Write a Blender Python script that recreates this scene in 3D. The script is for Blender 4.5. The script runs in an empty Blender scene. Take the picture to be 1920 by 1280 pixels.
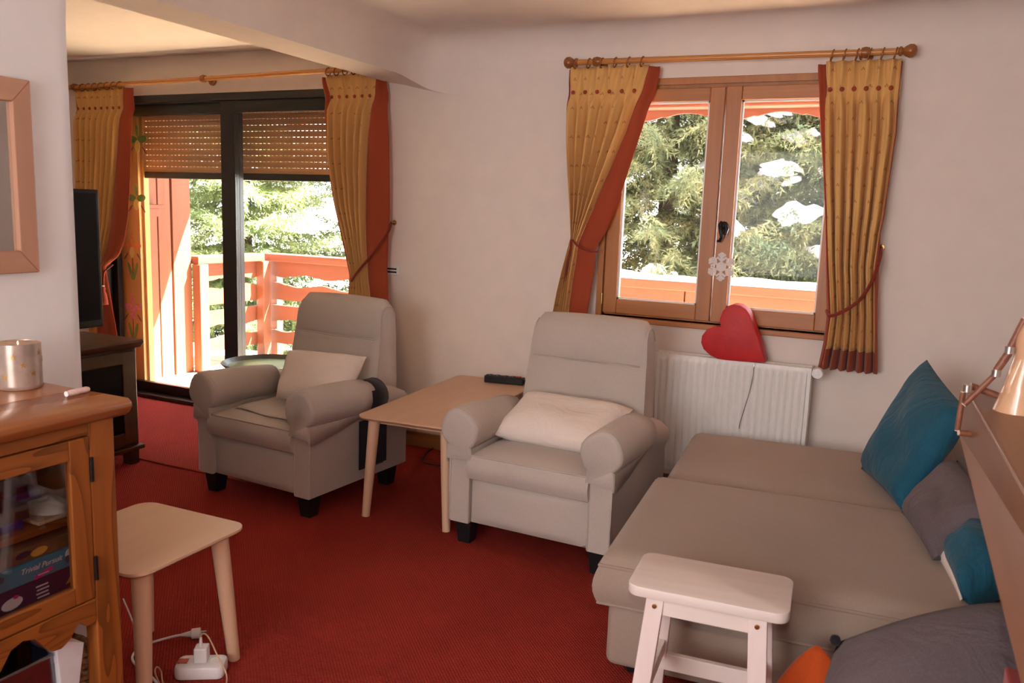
import bpy, bmesh, math, random
import numpy as np
from mathutils import Vector, Matrix
random.seed(7); rng = np.random.default_rng(7)
PI = math.pi
scene = bpy.context.scene
C = scene.collection

# ------------------------------------------------------------------ camera
F_PX = 1546.7594
CAM = Vector((0.8748361, -4.2947247, 1.4660364))
YAW, PITCH, ROLL = 0.4378997, -0.1553509, 0.0363329
_f = Vector((-math.sin(YAW)*math.cos(PITCH), math.cos(YAW)*math.cos(PITCH), math.sin(PITCH)))
_r0 = Vector((math.cos(YAW), math.sin(YAW), 0)); _u0 = _r0.cross(_f)
_r = math.cos(ROLL)*_r0 + math.sin(ROLL)*_u0
_u = -math.sin(ROLL)*_r0 + math.cos(ROLL)*_u0
cd = bpy.data.cameras.new('camera'); cam = bpy.data.objects.new('camera', cd); C.objects.link(cam)
cd.sensor_fit = 'HORIZONTAL'; cd.sensor_width = 36.0; cd.lens = F_PX*36.0/1920.0
cd.clip_start = 0.05; cd.clip_end = 300
cam.matrix_world = Matrix(((_r.x, _u.x, -_f.x, CAM.x), (_r.y, _u.y, -_f.y, CAM.y), (_r.z, _u.z, -_f.z, CAM.z), (0, 0, 0, 1)))
cd.dof.use_dof = True; cd.dof.focus_distance = 4.0; cd.dof.aperture_fstop = 7.0
scene.camera = cam
def ray(px, py): return _f + _r*((px-960)/F_PX) - _u*((py-640)/F_PX)
def _at(px, py, a, v):
    d = ray(px, py); return CAM + d*((v-CAM[a])/d[a])
def at_x(px, py, v): return _at(px, py, 0, v)
def at_y(px, py, v): return _at(px, py, 1, v)
def at_z(px, py, v): return _at(px, py, 2, v)

# ------------------------------------------------------------------ light, world, exposure
scene.view_settings.view_transform = 'Standard'
scene.view_settings.look = 'None'
scene.view_settings.gamma = 1.0
scene.view_settings.use_curve_mapping = False
scene.view_settings.exposure = 0.0
w = bpy.data.worlds.new('sky'); scene.world = w; w.use_nodes = True
bg = w.node_tree.nodes['Background']; bg.inputs[0].default_value = (0.86, 0.93, 1.0, 1); bg.inputs[1].default_value = 7.0
def lamp(name, kind, loc, rot, energy, color, **kw):
    l = bpy.data.lights.new(name, kind); l.energy = energy; l.color = color
    for k, v in kw.items(): setattr(l, k, v)
    o = bpy.data.objects.new(name, l); C.objects.link(o); o.location = loc; o.rotation_euler = rot
    return o
SUN = Vector((1.15, 1.0, 2.15)).normalized()
sun = lamp('sun', 'SUN', (0, 0, 8), SUN.to_track_quat('Z', 'Y').to_euler(), 150.0, (1.0, 0.94, 0.84), angle=0.009)
# warm fill light added behind the photographer, filling an unseen wall opening
lamp('rear_fill_light', 'AREA', (-.35, -6.12, 1.55), (PI/2, 0, 0), 46.0, (1.0, 0.84, 0.76), shape='RECTANGLE', size=1.7, size_y=1.45)
# the photographer's flash, a hand above the lens
lamp('camera_flash', 'SPOT', CAM + _u*0.13 - _f*0.02, (-_f).to_track_quat('Z', 'Y').to_euler(), 40.0, (1.0, 0.82, 0.73), shadow_soft_size=0.02, spot_size=math.radians(92), spot_blend=0.9)

# ------------------------------------------------------------------ materials
MATS = {}
def nodes(m):
    m.use_nodes = True; return m.node_tree, m.node_tree.nodes['Principled BSDF']
def ramp(nt, fac, c1, c2, p1=0.3, p2=0.7):
    r = nt.nodes.new('ShaderNodeValToRGB'); e = r.color_ramp.elements
    e[0].position = p1; e[1].position = p2; e[0].color = (*c1, 1); e[1].color = (*c2, 1)
    nt.links.new(fac, r.inputs[0]); return r.outputs[0]
def tex(nt, coord='Object', scale=(1, 1, 1)):
    t = nt.nodes.new('ShaderNodeTexCoord'); m = nt.nodes.new('ShaderNodeMapping'); m.inputs['Scale'].default_value = scale
    nt.links.new(t.outputs[coord], m.inputs[0]); return m.outputs[0]
def noise(nt, vec, scale, detail=4, dist=0.0, rough=0.55):
    n = nt.nodes.new('ShaderNodeTexNoise'); n.inputs['Scale'].default_value = scale; n.inputs['Detail'].default_value = detail
    n.inputs['Distortion'].default_value = dist; n.inputs['Roughness'].default_value = rough
    nt.links.new(vec, n.inputs['Vector']); return n.outputs['Fac']
def bump(nt, b, fac, strength, dist=0.01):
    n = nt.nodes.new('ShaderNodeBump'); n.inputs['Strength'].default_value = strength; n.inputs['Distance'].default_value = dist
    nt.links.new(fac, n.inputs['Height']); nt.links.new(n.outputs[0], b.inputs['Normal'])
def math_n(nt, op, a, b=None):
    n = nt.nodes.new('ShaderNodeMath'); n.operation = op
    for i, v in enumerate((a, b)):
        if v is None: continue
        if isinstance(v, (int, float)): n.inputs[i].default_value = v
        else: nt.links.new(v, n.inputs[i])
    return n.outputs[0]
def mixc(nt, fac, a, b):
    n = nt.nodes.new('ShaderNodeMix'); n.data_type = 'RGBA'
    nt.links.new(fac, n.inputs[0])
    for i, v in ((6, a), (7, b)):
        if isinstance(v, tuple): n.inputs[i].default_value = (*v, 1)
        else: nt.links.new(v, n.inputs[i])
    return n.outputs[2]
def plain(name, col, rough=0.6, var=0.06, nscale=30, bmp=0.0, coat=0.0, metal=0.0, sheen=0.0, spec=0.5):
    m = bpy.data.materials.new(name); nt, b = nodes(m)
    v = tex(nt); n = noise(nt, v, nscale)
    c1 = tuple(max(0, c*(1-var)) for c in col); c2 = tuple(min(1, c*(1+var)) for c in col)
    nt.links.new(ramp(nt, n, c1, c2), b.inputs['Base Color'])
    b.inputs['Roughness'].default_value = rough; b.inputs['Metallic'].default_value = metal
    b.inputs['Specular IOR Level'].default_value = spec
    if coat: b.inputs['Coat Weight'].default_value = coat; b.inputs['Coat Roughness'].default_value = 0.15
    if sheen: b.inputs['Sheen Weight'].default_value = sheen
    if bmp: bump(nt, b, n, bmp)
    MATS[name] = m; return m
def wood(name, c1, c2, axis='X', fine=26, rough=0.42, rings=False, bmp=0.05, p=(0.3, 0.7)):
    m = bpy.data.materials.new(name); nt, b = nodes(m)
    s = [fine, fine, fine]; s['XYZ'.index(axis)] = fine*0.06
    v = tex(nt, 'Object', tuple(s)); n = noise(nt, v, 1.0, 6, 0.6)
    col = ramp(nt, n, c1, c2, *p)
    if rings:
        s2 = [1.0, 1.0, 1.0]; s2['XYZ'.index(axis)] = 0.16
        v2 = tex(nt, 'Object', tuple(s2)); n2 = noise(nt, v2, 7.0, 2, 0.4)
        k = math_n(nt, 'FRACT', math_n(nt, 'MULTIPLY', n2, 11.0))
        k = math_n(nt, 'POWER', k, 2.5)
        col = mixc(nt, math_n(nt, 'MULTIPLY', k, 0.8), col, tuple(c*0.42 for c in c1))
    nt.links.new(col, b.inputs['Base Color']); b.inputs['Roughness'].default_value = rough
    if bmp: bump(nt, b, n, bmp, 0.004)
    MATS[name] = m; return m
def fabric(name, col, rough=0.9, weave=900, var=0.07, big=3.0, sheen=0.15, crush=0.0):
    m = bpy.data.materials.new(name); nt, b = nodes(m)
    v = tex(nt); n = noise(nt, v, weave/4, 2); n2 = noise(nt, v, big, 3)
    mixf = math_n(nt, 'ADD', math_n(nt, 'MULTIPLY', n, 0.5), math_n(nt, 'MULTIPLY', n2, 0.5))
    nt.links.new(ramp(nt, mixf, tuple(c*(1-var*1.6) for c in col), tuple(min(1, c*(1+var)) for c in col)), b.inputs['Base Color'])
    b.inputs['Roughness'].default_value = rough; b.inputs['Sheen Weight'].default_value = sheen; b.inputs['Specular IOR Level'].default_value = 0.2
    bump(nt, b, n, 0.25, 0.002)
    if crush:      # soft creases
        nz = noise(nt, tex(nt, 'Object', (1.0, 1.6, 0.8)), 7.0, 3, 1.2)
        b2 = nt.nodes.new('ShaderNodeBump'); b2.inputs['Strength'].default_value = crush; b2.inputs['Distance'].default_value = 0.03
        nt.links.new(nz, b2.inputs['Height']); nt.links.new(b.inputs['Normal'].links[0].from_node.outputs[0], b2.inputs['Normal']); nt.links.new(b2.outputs[0], b.inputs['Normal'])
    MATS[name] = m; return m
def emit(name, col, strength):
    m = bpy.data.materials.new(name); nt, b = nodes(m); b.inputs['Emission Color'].default_value = (*col, 1)
    b.inputs['Emission Strength'].default_value = strength; b.inputs['Base Color'].default_value = (*col, 1); MATS[name] = m; return m
def glass(name, tint=(1, 1, 1), gloss=0.06, rough=0.02, haze=0.0):
    m = bpy.data.materials.new(name); m.use_nodes = True; nt = m.node_tree; nt.nodes.clear()
    out = nt.nodes.new('ShaderNodeOutputMaterial'); tr = nt.nodes.new('ShaderNodeBsdfTransparent'); gl = nt.nodes.new('ShaderNodeBsdfGlossy')
    tr.inputs[0].default_value = (*tint, 1); gl.inputs['Roughness'].default_value = rough
    mx = nt.nodes.new('ShaderNodeMixShader'); mx.inputs[0].default_value = gloss
    nt.links.new(tr.outputs[0], mx.inputs[1]); nt.links.new(gl.outputs[0], mx.inputs[2])
    last = mx
    if haze:
        df = nt.nodes.new('ShaderNodeBsdfDiffuse'); df.inputs[0].default_value = (0.8, 0.8, 0.8, 1)
        m2 = nt.nodes.new('ShaderNodeMixShader'); m2.inputs[0].default_value = haze
        nt.links.new(mx.outputs[0], m2.inputs[1]); nt.links.new(df.outputs[0], m2.inputs[2]); last = m2
    nt.links.new(last.outputs[0], out.inputs[0]); MATS[name] = m; return m

plain('plaster', (0.80, 0.705, 0.640), 0.85, 0.025, 9, 0.12)
plain('plaster_left', (0.80, 0.77, 0.75), 0.85, 0.02, 9, 0.10)
plain('white_metal', (0.80, 0.78, 0.75), 0.35, 0.02)
plain('white_plastic', (0.82, 0.80, 0.80), 0.35, 0.02)
plain('black_metal', (0.010, 0.008, 0.008), 0.35, 0.2)
plain('black_plastic', (0.010, 0.010, 0.011), 0.45, 0.2, spec=0.3)
plain('iron', (0.02, 0.018, 0.018), 0.35, 0.3, 60, 0.2, metal=0.6)
plain('brass', (0.55, 0.36, 0.12), 0.3, 0.1, metal=1.0)
plain('steel', (0.55, 0.55, 0.55), 0.3, 0.1, metal=1.0)
plain('screen', (0.006, 0.006, 0.007), 0.25, 0.1, spec=0.15)
wood('pine', (0.30, 0.088, 0.015), (0.39, 0.13, 0.026), 'Z', 20, 0.38, True)
wood('pine_y', (0.27, 0.078, 0.014), (0.36, 0.118, 0.024), 'Y', 20, 0.35, True)
wood('pine_top', (0.34, 0.115, 0.035), (0.42, 0.15, 0.05), 'Y', 14, 0.25)
wood('window_wood', (0.36, 0.125, 0.028), (0.46, 0.175, 0.042), 'Z', 22, 0.4)
wood('window_wood_x', (0.36, 0.125, 0.028), (0.46, 0.175, 0.042), 'X', 22, 0.4)
wood('rod_wood', (0.50, 0.20, 0.05), (0.62, 0.27, 0.075), 'X', 30, 0.25)
wood('rod_dark', (0.26, 0.085, 0.022), (0.34, 0.12, 0.032), 'X', 30, 0.25)
wood('birch', (0.60, 0.37, 0.235), (0.68, 0.45, 0.30), 'Y', 16, 0.4, False, 0.02, (0.25, 0.75))
wood('birch_leg', (0.66, 0.42, 0.27), (0.73, 0.49, 0.33), 'Z', 16, 0.4, False, 0.02)
wood('white_wood', (0.72, 0.63, 0.58), (0.80, 0.71, 0.66), 'X', 16, 0.5, False, 0.05)
wood('white_wood_z', (0.72, 0.60, 0.57), (0.80, 0.69, 0.66), 'Z', 16, 0.5, False, 0.05)
wood('dark_wood', (0.040, 0.014, 0.006), (0.065, 0.024, 0.009), 'Y', 18, 0.35)
wood('console_wood', (0.19, 0.075, 0.037), (0.25, 0.105, 0.055), 'Y', 10, 0.35)
wood('mirror_wood', (0.38, 0.18, 0.105), (0.52, 0.28, 0.17), 'Z', 9, 0.5)
wood('mirror_wood_y', (0.38, 0.18, 0.105), (0.52, 0.28, 0.17), 'Y', 9, 0.5)
wood('chalet_wood', (0.17, 0.055, 0.028), (0.25, 0.085, 0.043), 'Z', 14, 0.55)
wood('chalet_wood_x', (0.17, 0.048, 0.025), (0.23, 0.070, 0.036), 'X', 14, 0.5)
wood('chalet_wood_y', (0.17, 0.048, 0.025), (0.23, 0.070, 0.036), 'Y', 14, 0.5)
wood('plank_wood', (0.58, 0.29, 0.095), (0.66, 0.35, 0.125), 'Z', 12, 0.45)
wood('deck_wood', (0.40, 0.30, 0.19), (0.50, 0.38, 0.25), 'X', 12, 0.7)
wood('bark', (0.045, 0.03, 0.02), (0.10, 0.07, 0.05), 'Z', 14, 0.9, False, 0.6)
fabric('chair_fabric', (0.50, 0.435, 0.385), crush=0.12)
fabric('sofa_fabric', (0.345, 0.263, 0.212), big=2.0)
fabric('white_linen', (0.80, 0.70, 0.63), 0.95, 700, 0.04, crush=0.35)
fabric('teal_velvet', (0.012, 0.095, 0.155), 0.75, 900, 0.2, 6, 0.08, 0.55)
fabric('grey_velvet', (0.135, 0.105, 0.112), 0.8, 900, 0.16, 6, 0.06, 0.45)
fabric('black_cloth', (0.012, 0.010, 0.013), 0.9)
fabric('orange_cloth', (0.52, 0.075, 0.012), 0.85, 700, 0.08)
fabric('red_cloth', (0.30, 0.012, 0.012), 0.8)
fabric('terracotta_cloth', (0.34, 0.060, 0.024), 0.88, 900, 0.08)
fabric('rope_red', (0.22, 0.026, 0.013), 0.85, 400, 0.3)
plain('snow', (0.88, 0.90, 0.94), 0.7, 0.02, 4, 0.2)
plain('heart_red', (0.50, 0.008, 0.010), 0.55, 0.12, 14, 0.3)
plain('green_enamel', (0.25, 0.29, 0.13), 0.25, 0.06)
plain('tray_rim', (0.06, 0.075, 0.07), 0.3, 0.1)
plain('turquoise_card', (0.02, 0.24, 0.36), 0.4, 0.12, 12)
plain('navy_card', (0.010, 0.013, 0.055), 0.4, 0.1)
plain('brown_card', (0.16, 0.09, 0.035), 0.5, 0.4, 16)
plain('yellow_print', (0.75, 0.42, 0.06), 0.5, 0.1)
plain('pink_print', (0.62, 0.03, 0.26), 0.5, 0.1)
plain('white_print', (0.78, 0.78, 0.80), 0.5, 0.05)
plain('dark_print', (0.03, 0.09, 0.12), 0.5, 0.3)
plain('gold_print', (0.40, 0.24, 0.06), 0.5, 0.3)
plain('blue_plastic', (0.02, 0.015, 0.28), 0.35, 0.1)
plain('purple_plastic', (0.07, 0.03, 0.16), 0.3, 0.3, 12)
plain('green_thing', (0.12, 0.20, 0.05), 0.5, 0.2)
plain('plaster_mask', (0.62, 0.58, 0.50), 0.8, 0.08, 20, 0.3)
plain('cream_card', (0.62, 0.42, 0.26), 0.6, 0.1)
plain('wicker', (0.28, 0.15, 0.07), 0.7, 0.6, 60, 0.6)
plain('carved_wood', (0.72, 0.44, 0.26), 0.22, 0.08, 10, 0.1, coat=0.6)
plain('twig_brown', (0.24, 0.09, 0.05), 0.45, 0.3, 40, 0.3)
plain('twig_end', (0.82, 0.66, 0.55), 0.6, 0.1)
plain('candy_pink', (0.80, 0.58, 0.54), 0.5, 0.15, 90)
plain('red_switch', (0.45, 0.02, 0.01), 0.3, 0.05)
plain('petal_pink', (0.75, 0.22, 0.35), 0.5, 0.25, 60)
plain('petal_coral', (0.75, 0.25, 0.12), 0.5, 0.2, 60)
plain('petal_yellow', (0.75, 0.62, 0.22), 0.5, 0.1)
plain('leaf_green', (0.13, 0.30, 0.07), 0.5, 0.2, 40)
plain('stem_brown', (0.22, 0.08, 0.07), 0.5, 0.2)
plain('wax', (0.85, 0.78, 0.66), 0.5, 0.02)
wood('baseboard_wood', (0.26, 0.10, 0.03), (0.33, 0.14, 0.045), 'X', 16, 0.4)
wood('shutter_slat', (0.60, 0.32, 0.15), (0.64, 0.35, 0.17), 'X', 4, 0.5)
glass('window_glass', (1, 1, 1), 0.006)
glass('door_glass', (0.97, 0.98, 0.97), 0.015, 0.02, 0.012)
glass('cabinet_glass', (0.80, 0.78, 0.78), 0.07)
glass('clear_plastic', (0.55, 0.58, 0.68), 0.25, 0.15)
glass('mirror_glass', (0, 0, 0), 0.92, 0.02)
emit('flame', (1.0, 0.72, 0.32), 18.0)
def frosted():
    m = plain('frosted_holder', (0.52, 0.42, 0.36), 0.28, 0.25, 16, metal=0.55); return m
frosted(); plain('holder_inside', (0.55, 0.33, 0.12), 0.3, 0.5, 50, metal=0.7)
def foliage(name, c1, c2):
    m = bpy.data.materials.new(name); nt, b = nodes(m)
    n = noise(nt, tex(nt), 1.3, 3)
    nt.links.new(ramp(nt, n, c1, c2, 0.35, 0.65), b.inputs['Base Color']); b.inputs['Roughness'].default_value = 0.6
    b.inputs['Subsurface Weight'].default_value = 0.0; MATS[name] = m
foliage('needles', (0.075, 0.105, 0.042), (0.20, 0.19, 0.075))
foliage('needles_sunlit', (0.15, 0.21, 0.07), (0.34, 0.36, 0.14))  # paler copy of the needles, with the sunlight put into the colour
def carpet(name, base, dot, k=0.0135):
    m = bpy.data.materials.new(name); nt, b = nodes(m)
    t = nt.nodes.new('ShaderNodeTexCoord'); s = nt.nodes.new('ShaderNodeSeparateXYZ'); nt.links.new(t.outputs['Object'], s.inputs[0])
    sx = math_n(nt, 'SINE', math_n(nt, 'MULTIPLY', s.outputs[0], 2*PI/k)); sy = math_n(nt, 'SINE', math_n(nt, 'MULTIPLY', s.outputs[1], 2*PI/k))
    d = math_n(nt, 'MULTIPLY', sx, sy); on = math_n(nt, 'GREATER_THAN', d, 0.72)
    v = tex(nt); n = noise(nt, v, 260, 3); n2 = noise(nt, v, 1.7, 3)
    c = ramp(nt, math_n(nt, 'ADD', math_n(nt, 'MULTIPLY', n, 0.55), math_n(nt, 'MULTIPLY', n2, 0.45)), tuple(x*0.72 for x in base), tuple(x*1.25 for x in base))
    nt.links.new(mixc(nt, math_n(nt, 'MULTIPLY', on, 0.5), c, dot), b.inputs['Base Color'])
    b.inputs['Roughness'].default_value = 0.95; b.inputs['Specular IOR Level'].default_value = 0.03
    bump(nt, b, math_n(nt, 'ADD', n, math_n(nt, 'MULTIPLY', d, 0.6)), 0.7, 0.004); MATS[name] = m
carpet('carpet', (0.30, 0.031, 0.023), (0.40, 0.12, 0.06))
carpet('carpet_alcove', (0.34, 0.050, 0.044), (0.40, 0.08, 0.06))  # lighter, pinker copy of the carpet, daylight from the door put into its colour
def curtain_cloth():
    m = bpy.data.materials.new('curtain_cloth'); nt, b = nodes(m)
    uv = nt.nodes.new('ShaderNodeTexCoord').outputs['UV']
    def dots(off, r):
        a = nt.nodes.new('ShaderNodeVectorMath'); a.operation = 'MULTIPLY_ADD'; a.inputs[1].default_value = (1/0.125, 1/0.15, 0); a.inputs[2].default_value = (*off, 0)
        nt.links.new(uv, a.inputs[0])
        f = nt.nodes.new('ShaderNodeVectorMath'); f.operation = 'FRACTION'; nt.links.new(a.outputs[0], f.inputs[0])
        s = nt.nodes.new('ShaderNodeVectorMath'); s.operation = 'SUBTRACT'; s.inputs[1].default_value = (0.5, 0.5, 0); nt.links.new(f.outputs[0], s.inputs[0])
        q = nt.nodes.new('ShaderNodeVectorMath'); q.operation = 'MULTIPLY'; q.inputs[1].default_value = (0.125, 0.15, 0); nt.links.new(s.outputs[0], q.inputs[0])
        l = nt.nodes.new('ShaderNodeVectorMath'); l.operation = 'LENGTH'; nt.links.new(q.outputs[0], l.inputs[0])
        return math_n(nt, 'LESS_THAN', l.outputs['Value'], r)
    on = dots((0, 0), 0.0055)
    for off, r in (((0.075, 0.04), 0.0042), ((-0.07, 0.042), 0.0042), ((0.5, 0.5), 0.0055), ((0.575, 0.54), 0.0042), ((0.43, 0.542), 0.0042)):
        on = math_n(nt, 'MAXIMUM', on, dots(off, r))
    v = tex(nt); n = noise(nt, v, 300, 2)
    c = ramp(nt, n, (0.66, 0.37, 0.125), (0.74, 0.44, 0.16))
    nt.links.new(mixc(nt, math_n(nt, 'MULTIPLY', on, 0.7), c, (0.30, 0.11, 0.045)), b.inputs['Base Color'])
    b.inputs['Roughness'].default_value = 0.85; b.inputs['Specular IOR Level'].default_value = 0.2; b.inputs['Sheen Weight'].default_value = 0.1
    bump(nt, b, n, 0.15, 0.002); MATS['curtain_cloth'] = m
curtain_cloth()

# ------------------------------------------------------------------ builders
MW = {}
def setp(o, label=None, cat=None, group=None, kind=None):
    if label: o['label'] = label
    if cat: o['category'] = cat
    if group: o['group'] = group
    if kind: o['kind'] = kind
    return o
def thing(name, label, cat, loc=(0, 0, 0), rz=0.0, group=None, kind=None):
    o = bpy.data.objects.new(name, None); C.objects.link(o); o.empty_display_size = 0.1
    o.location = loc; o.rotation_euler = (0, 0, rz)
    MW[o.name] = Matrix.Translation(loc) @ Matrix.Rotation(rz, 4, 'Z')
    return setp(o, label, cat, group, kind)
class MB:
    def __init__(s): s.v = []; s.f = []; s.uv = None
    def add(s, vs, fs):
        n = len(s.v); s.v += [tuple(v) for v in vs]; s.f += [tuple(i+n for i in f) for f in fs]; return s
    def box(s, x0, x1, y0, y1, z0, z1):
        return s.add([(x0, y0, z0), (x1, y0, z0), (x1, y1, z0), (x0, y1, z0), (x0, y0, z1), (x1, y0, z1), (x1, y1, z1), (x0, y1, z1)],
                     [(0, 3, 2, 1), (4, 5, 6, 7), (0, 1, 5, 4), (1, 2, 6, 5), (2, 3, 7, 6), (3, 0, 4, 7)])
    def hexa(s, b4, t4):
        return s.add(list(b4)+list(t4), [(0, 3, 2, 1), (4, 5, 6, 7), (0, 1, 5, 4), (1, 2, 6, 5), (2, 3, 7, 6), (3, 0, 4, 7)])
    def prism(s, poly, axis, a, b):
        def P(p, h):
            return {'X': (h, p[0], p[1]), 'Y': (p[0], h, p[1]), 'Z': (p[0], p[1], h)}[axis]
        n = len(poly); vs = [P(p, a) for p in poly]+[P(p, b) for p in poly]
        return s.add(vs, [tuple(range(n))[::-1], tuple(range(n, 2*n))]+[(i, (i+1) % n, n+(i+1) % n, n+i) for i in range(n)])
    def grid(s, fn, nu, nv, closed_u=False):
        vs = [fn(i/(nu if closed_u else nu-1), j/(nv-1)) for j in range(nv) for i in range(nu)]
        fs = []
        for j in range(nv-1):
            for i in range(nu if closed_u else nu-1):
                k = (i+1) % nu; fs.append((j*nu+i, j*nu+k, (j+1)*nu+k, (j+1)*nu+i))
        return s.add(vs, fs)
    def lathe(s, prof, c=(0, 0, 0), n=24, axis='Z'):
        vs = []; fs = []
        for r, h in prof:
            for i in range(n):
                a = 2*PI*i/n; p = (r*math.cos(a), r*math.sin(a))
                q = {'Z': (p[0], p[1], h), 'X': (h, p[0], p[1]), 'Y': (p[0], h, p[1])}[axis]
                vs.append((c[0]+q[0], c[1]+q[1], c[2]+q[2]))
        m = len(prof)
        for j in range(m-1):
            for i in range(n): fs.append((j*n+i, j*n+(i+1) % n, (j+1)*n+(i+1) % n, (j+1)*n+i))
        if prof[0][0] > 1e-6: fs.append(tuple(range(n))[::-1])
        if prof[-1][0] > 1e-6: fs.append(tuple((m-1)*n+i for i in range(n)))
        return s.add(vs, fs)
    def tube(s, pts, r, n=8, closed=False):
        pts = [Vector(p) for p in pts]; m = len(pts); vs = []; fs = []
        up = None
        for i, p in enumerate(pts):
            t = (pts[(i+1) % m]-pts[i-1]) if closed else (pts[min(i+1, m-1)]-pts[max(i-1, 0)])
            t.normalize()
            if up is None:
                up = Vector((0, 0, 1)) if abs(t.z) < 0.9 else Vector((1, 0, 0))
            a = t.cross(up).normalized(); b = a.cross(t).normalized(); up = b
            rr = r[i] if isinstance(r, (list, tuple)) else r
            for k in range(n): vs.append(p + a*(rr*math.cos(2*PI*k/n)) + b*(rr*math.sin(2*PI*k/n)))
        e = m if closed else m-1
        for i in range(e):
            j = (i+1) % m
            for k in range(n): fs.append((i*n+k, i*n+(k+1) % n, j*n+(k+1) % n, j*n+k))
        if not closed: fs += [tuple(range(n))[::-1], tuple((m-1)*n+k for k in range(n))]
        return s.add(vs, fs)
    def build(s, name, mat, parent=None, world=False, smooth=None, bevel=0.0, seg=2, sub=0, solid=0.0, label=None, cat=None, group=None, kind=None, center=True):
        vs = [Vector(v) for v in s.v]; loc = Vector((0, 0, 0))
        if parent is not None:
            pm = MW[parent.name]
            if world: im = pm.inverted(); vs = [im @ v for v in vs]
        elif center:
            xs = [v.x for v in vs]; ys = [v.y for v in vs]; zs = [v.z for v in vs]
            loc = Vector(((min(xs)+max(xs))/2, (min(ys)+max(ys))/2, min(zs))); vs = [v-loc for v in vs]
        me = bpy.data.meshes.new(name); me.from_pydata([tuple(v) for v in vs], [], s.f)
        bm = bmesh.new(); bm.from_mesh(me); bmesh.ops.remove_doubles(bm, verts=bm.verts, dist=1e-6)
        if s.uv is None: bmesh.ops.recalc_face_normals(bm, faces=bm.faces)
        if bevel:
            es = [e for e in bm.edges if e.is_manifold and e.calc_face_angle(0) > 0.6]
            bmesh.ops.bevel(bm, geom=es, offset=bevel, segments=seg, profile=0.5, affect='EDGES', clamp_overlap=True)
        if smooth is not None:
            for f in bm.faces: f.smooth = True
        bm.to_mesh(me); bm.free()
        if s.uv is not None and len(me.vertices) == len(s.uv):
            ul = me.uv_layers.new(name='UVMap')
            for l in me.loops: ul.data[l.index].uv = s.uv[l.vertex_index]
        if smooth is not None: me.set_sharp_from_angle(angle=math.radians(smooth))
        me.materials.append(MATS[mat] if isinstance(mat, str) else mat)
        o = bpy.data.objects.new(name, me); C.objects.link(o); o.location = loc
        if parent is not None: o.parent = parent; MW[o.name] = MW[parent.name].copy()
        else: MW[o.name] = Matrix.Translation(loc)
        if solid:
            md = o.modifiers.new('thickness', 'SOLIDIFY'); md.thickness = solid; md.offset = 0
        if sub:
            md = o.modifiers.new('subdivision', 'SUBSURF'); md.levels = sub; md.render_levels = sub
        return setp(o, label, cat, group, kind)
def copy_tree(o, parent=None):
    c = o.copy(); C.objects.link(c); c.parent = parent; MW[c.name] = MW.get(o.name, Matrix.Identity(4)).copy()
    for ch in o.children: copy_tree(ch, c)
    return c
def rounded_rect(x0, x1, y0, y1, r, n=6):
    out = []
    for cx, cy, a0 in ((x1-r, y1-r, 0), (x0+r, y1-r, PI/2), (x0+r, y0+r, PI), (x1-r, y0+r, 1.5*PI)):
        for i in range(n+1):
            a = a0+PI/2*i/n; out.append((cx+r*math.cos(a), cy+r*math.sin(a)))
    return out
def lerp(rows, z):
    for a, b in zip(rows, rows[1:]):
        if (a[0]-z)*(b[0]-z) <= 0 and a[0] != b[0]:
            t = (z-a[0])/(b[0]-a[0]); t = t*t*(3-2*t)*0.5+t*0.5
            return [p+(q-p)*t for p, q in zip(a[1:], b[1:])]
    return list(rows[-1][1:]) if abs(z-rows[-1][0]) < abs(z-rows[0][0]) else list(rows[0][1:])
def pillow(mb, c00, c10, c01, c11, T, n=18, pinch=0.07, wr=0.006, seed=1, power=0.5):
    """a stuffed cushion: two bulged skins over the quad c00 c10 c11 c01"""
    P = [Vector(c) for c in (c00, c10, c01, c11)]
    nrm = (P[1]-P[0]).cross(P[2]-P[0]).normalized(); r = random.Random(seed)
    ph = [r.uniform(0, 6.28) for _ in range(6)]
    def pt(u, v, side):
        a, b = 2*u-1, 2*v-1
        a2 = a*(1-pinch*(1-b*b)); b2 = b*(1-pinch*(1-a*a))
        u2, v2 = (a2+1)/2, (b2+1)/2
        base = P[0]*(1-u2)*(1-v2)+P[1]*u2*(1-v2)+P[2]*(1-u2)*v2+P[3]*u2*v2
        h = T*max(0.0, (1-a**4)*(1-b**4))**power
        q = (1-a*a)*(1-b*b); h += wr*q*(math.sin(3.1*a+2.2*b+ph[0])+.6*math.sin(5.3*b-2.4*a+1.5*math.sin(2*a+ph[2])+ph[1]))+wr*.5*math.exp(-3*(1-abs(a)*abs(b)))*math.sin(14*(a-b)+ph[3])*min(1,6*q)
        return base+nrm*(h*side)
    for side in (1, -1): mb.grid(lambda u, v: pt(u, v, side), n, n)
    return mb

def spl(ps, n=5):
    ps = [Vector(q) for q in ps]; out = []
    for i in range(len(ps)-1):
        a, b, c, d = ps[max(i-1, 0)], ps[i], ps[i+1], ps[min(i+2, len(ps)-1)]
        for k in range(n):
            s = k/n; out.append(.5*((2*b)+(c-a)*s+(2*a-5*b+4*c-d)*s*s+(3*b-a-3*c+d)*s**3))
    return out+[ps[-1]]

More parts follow.
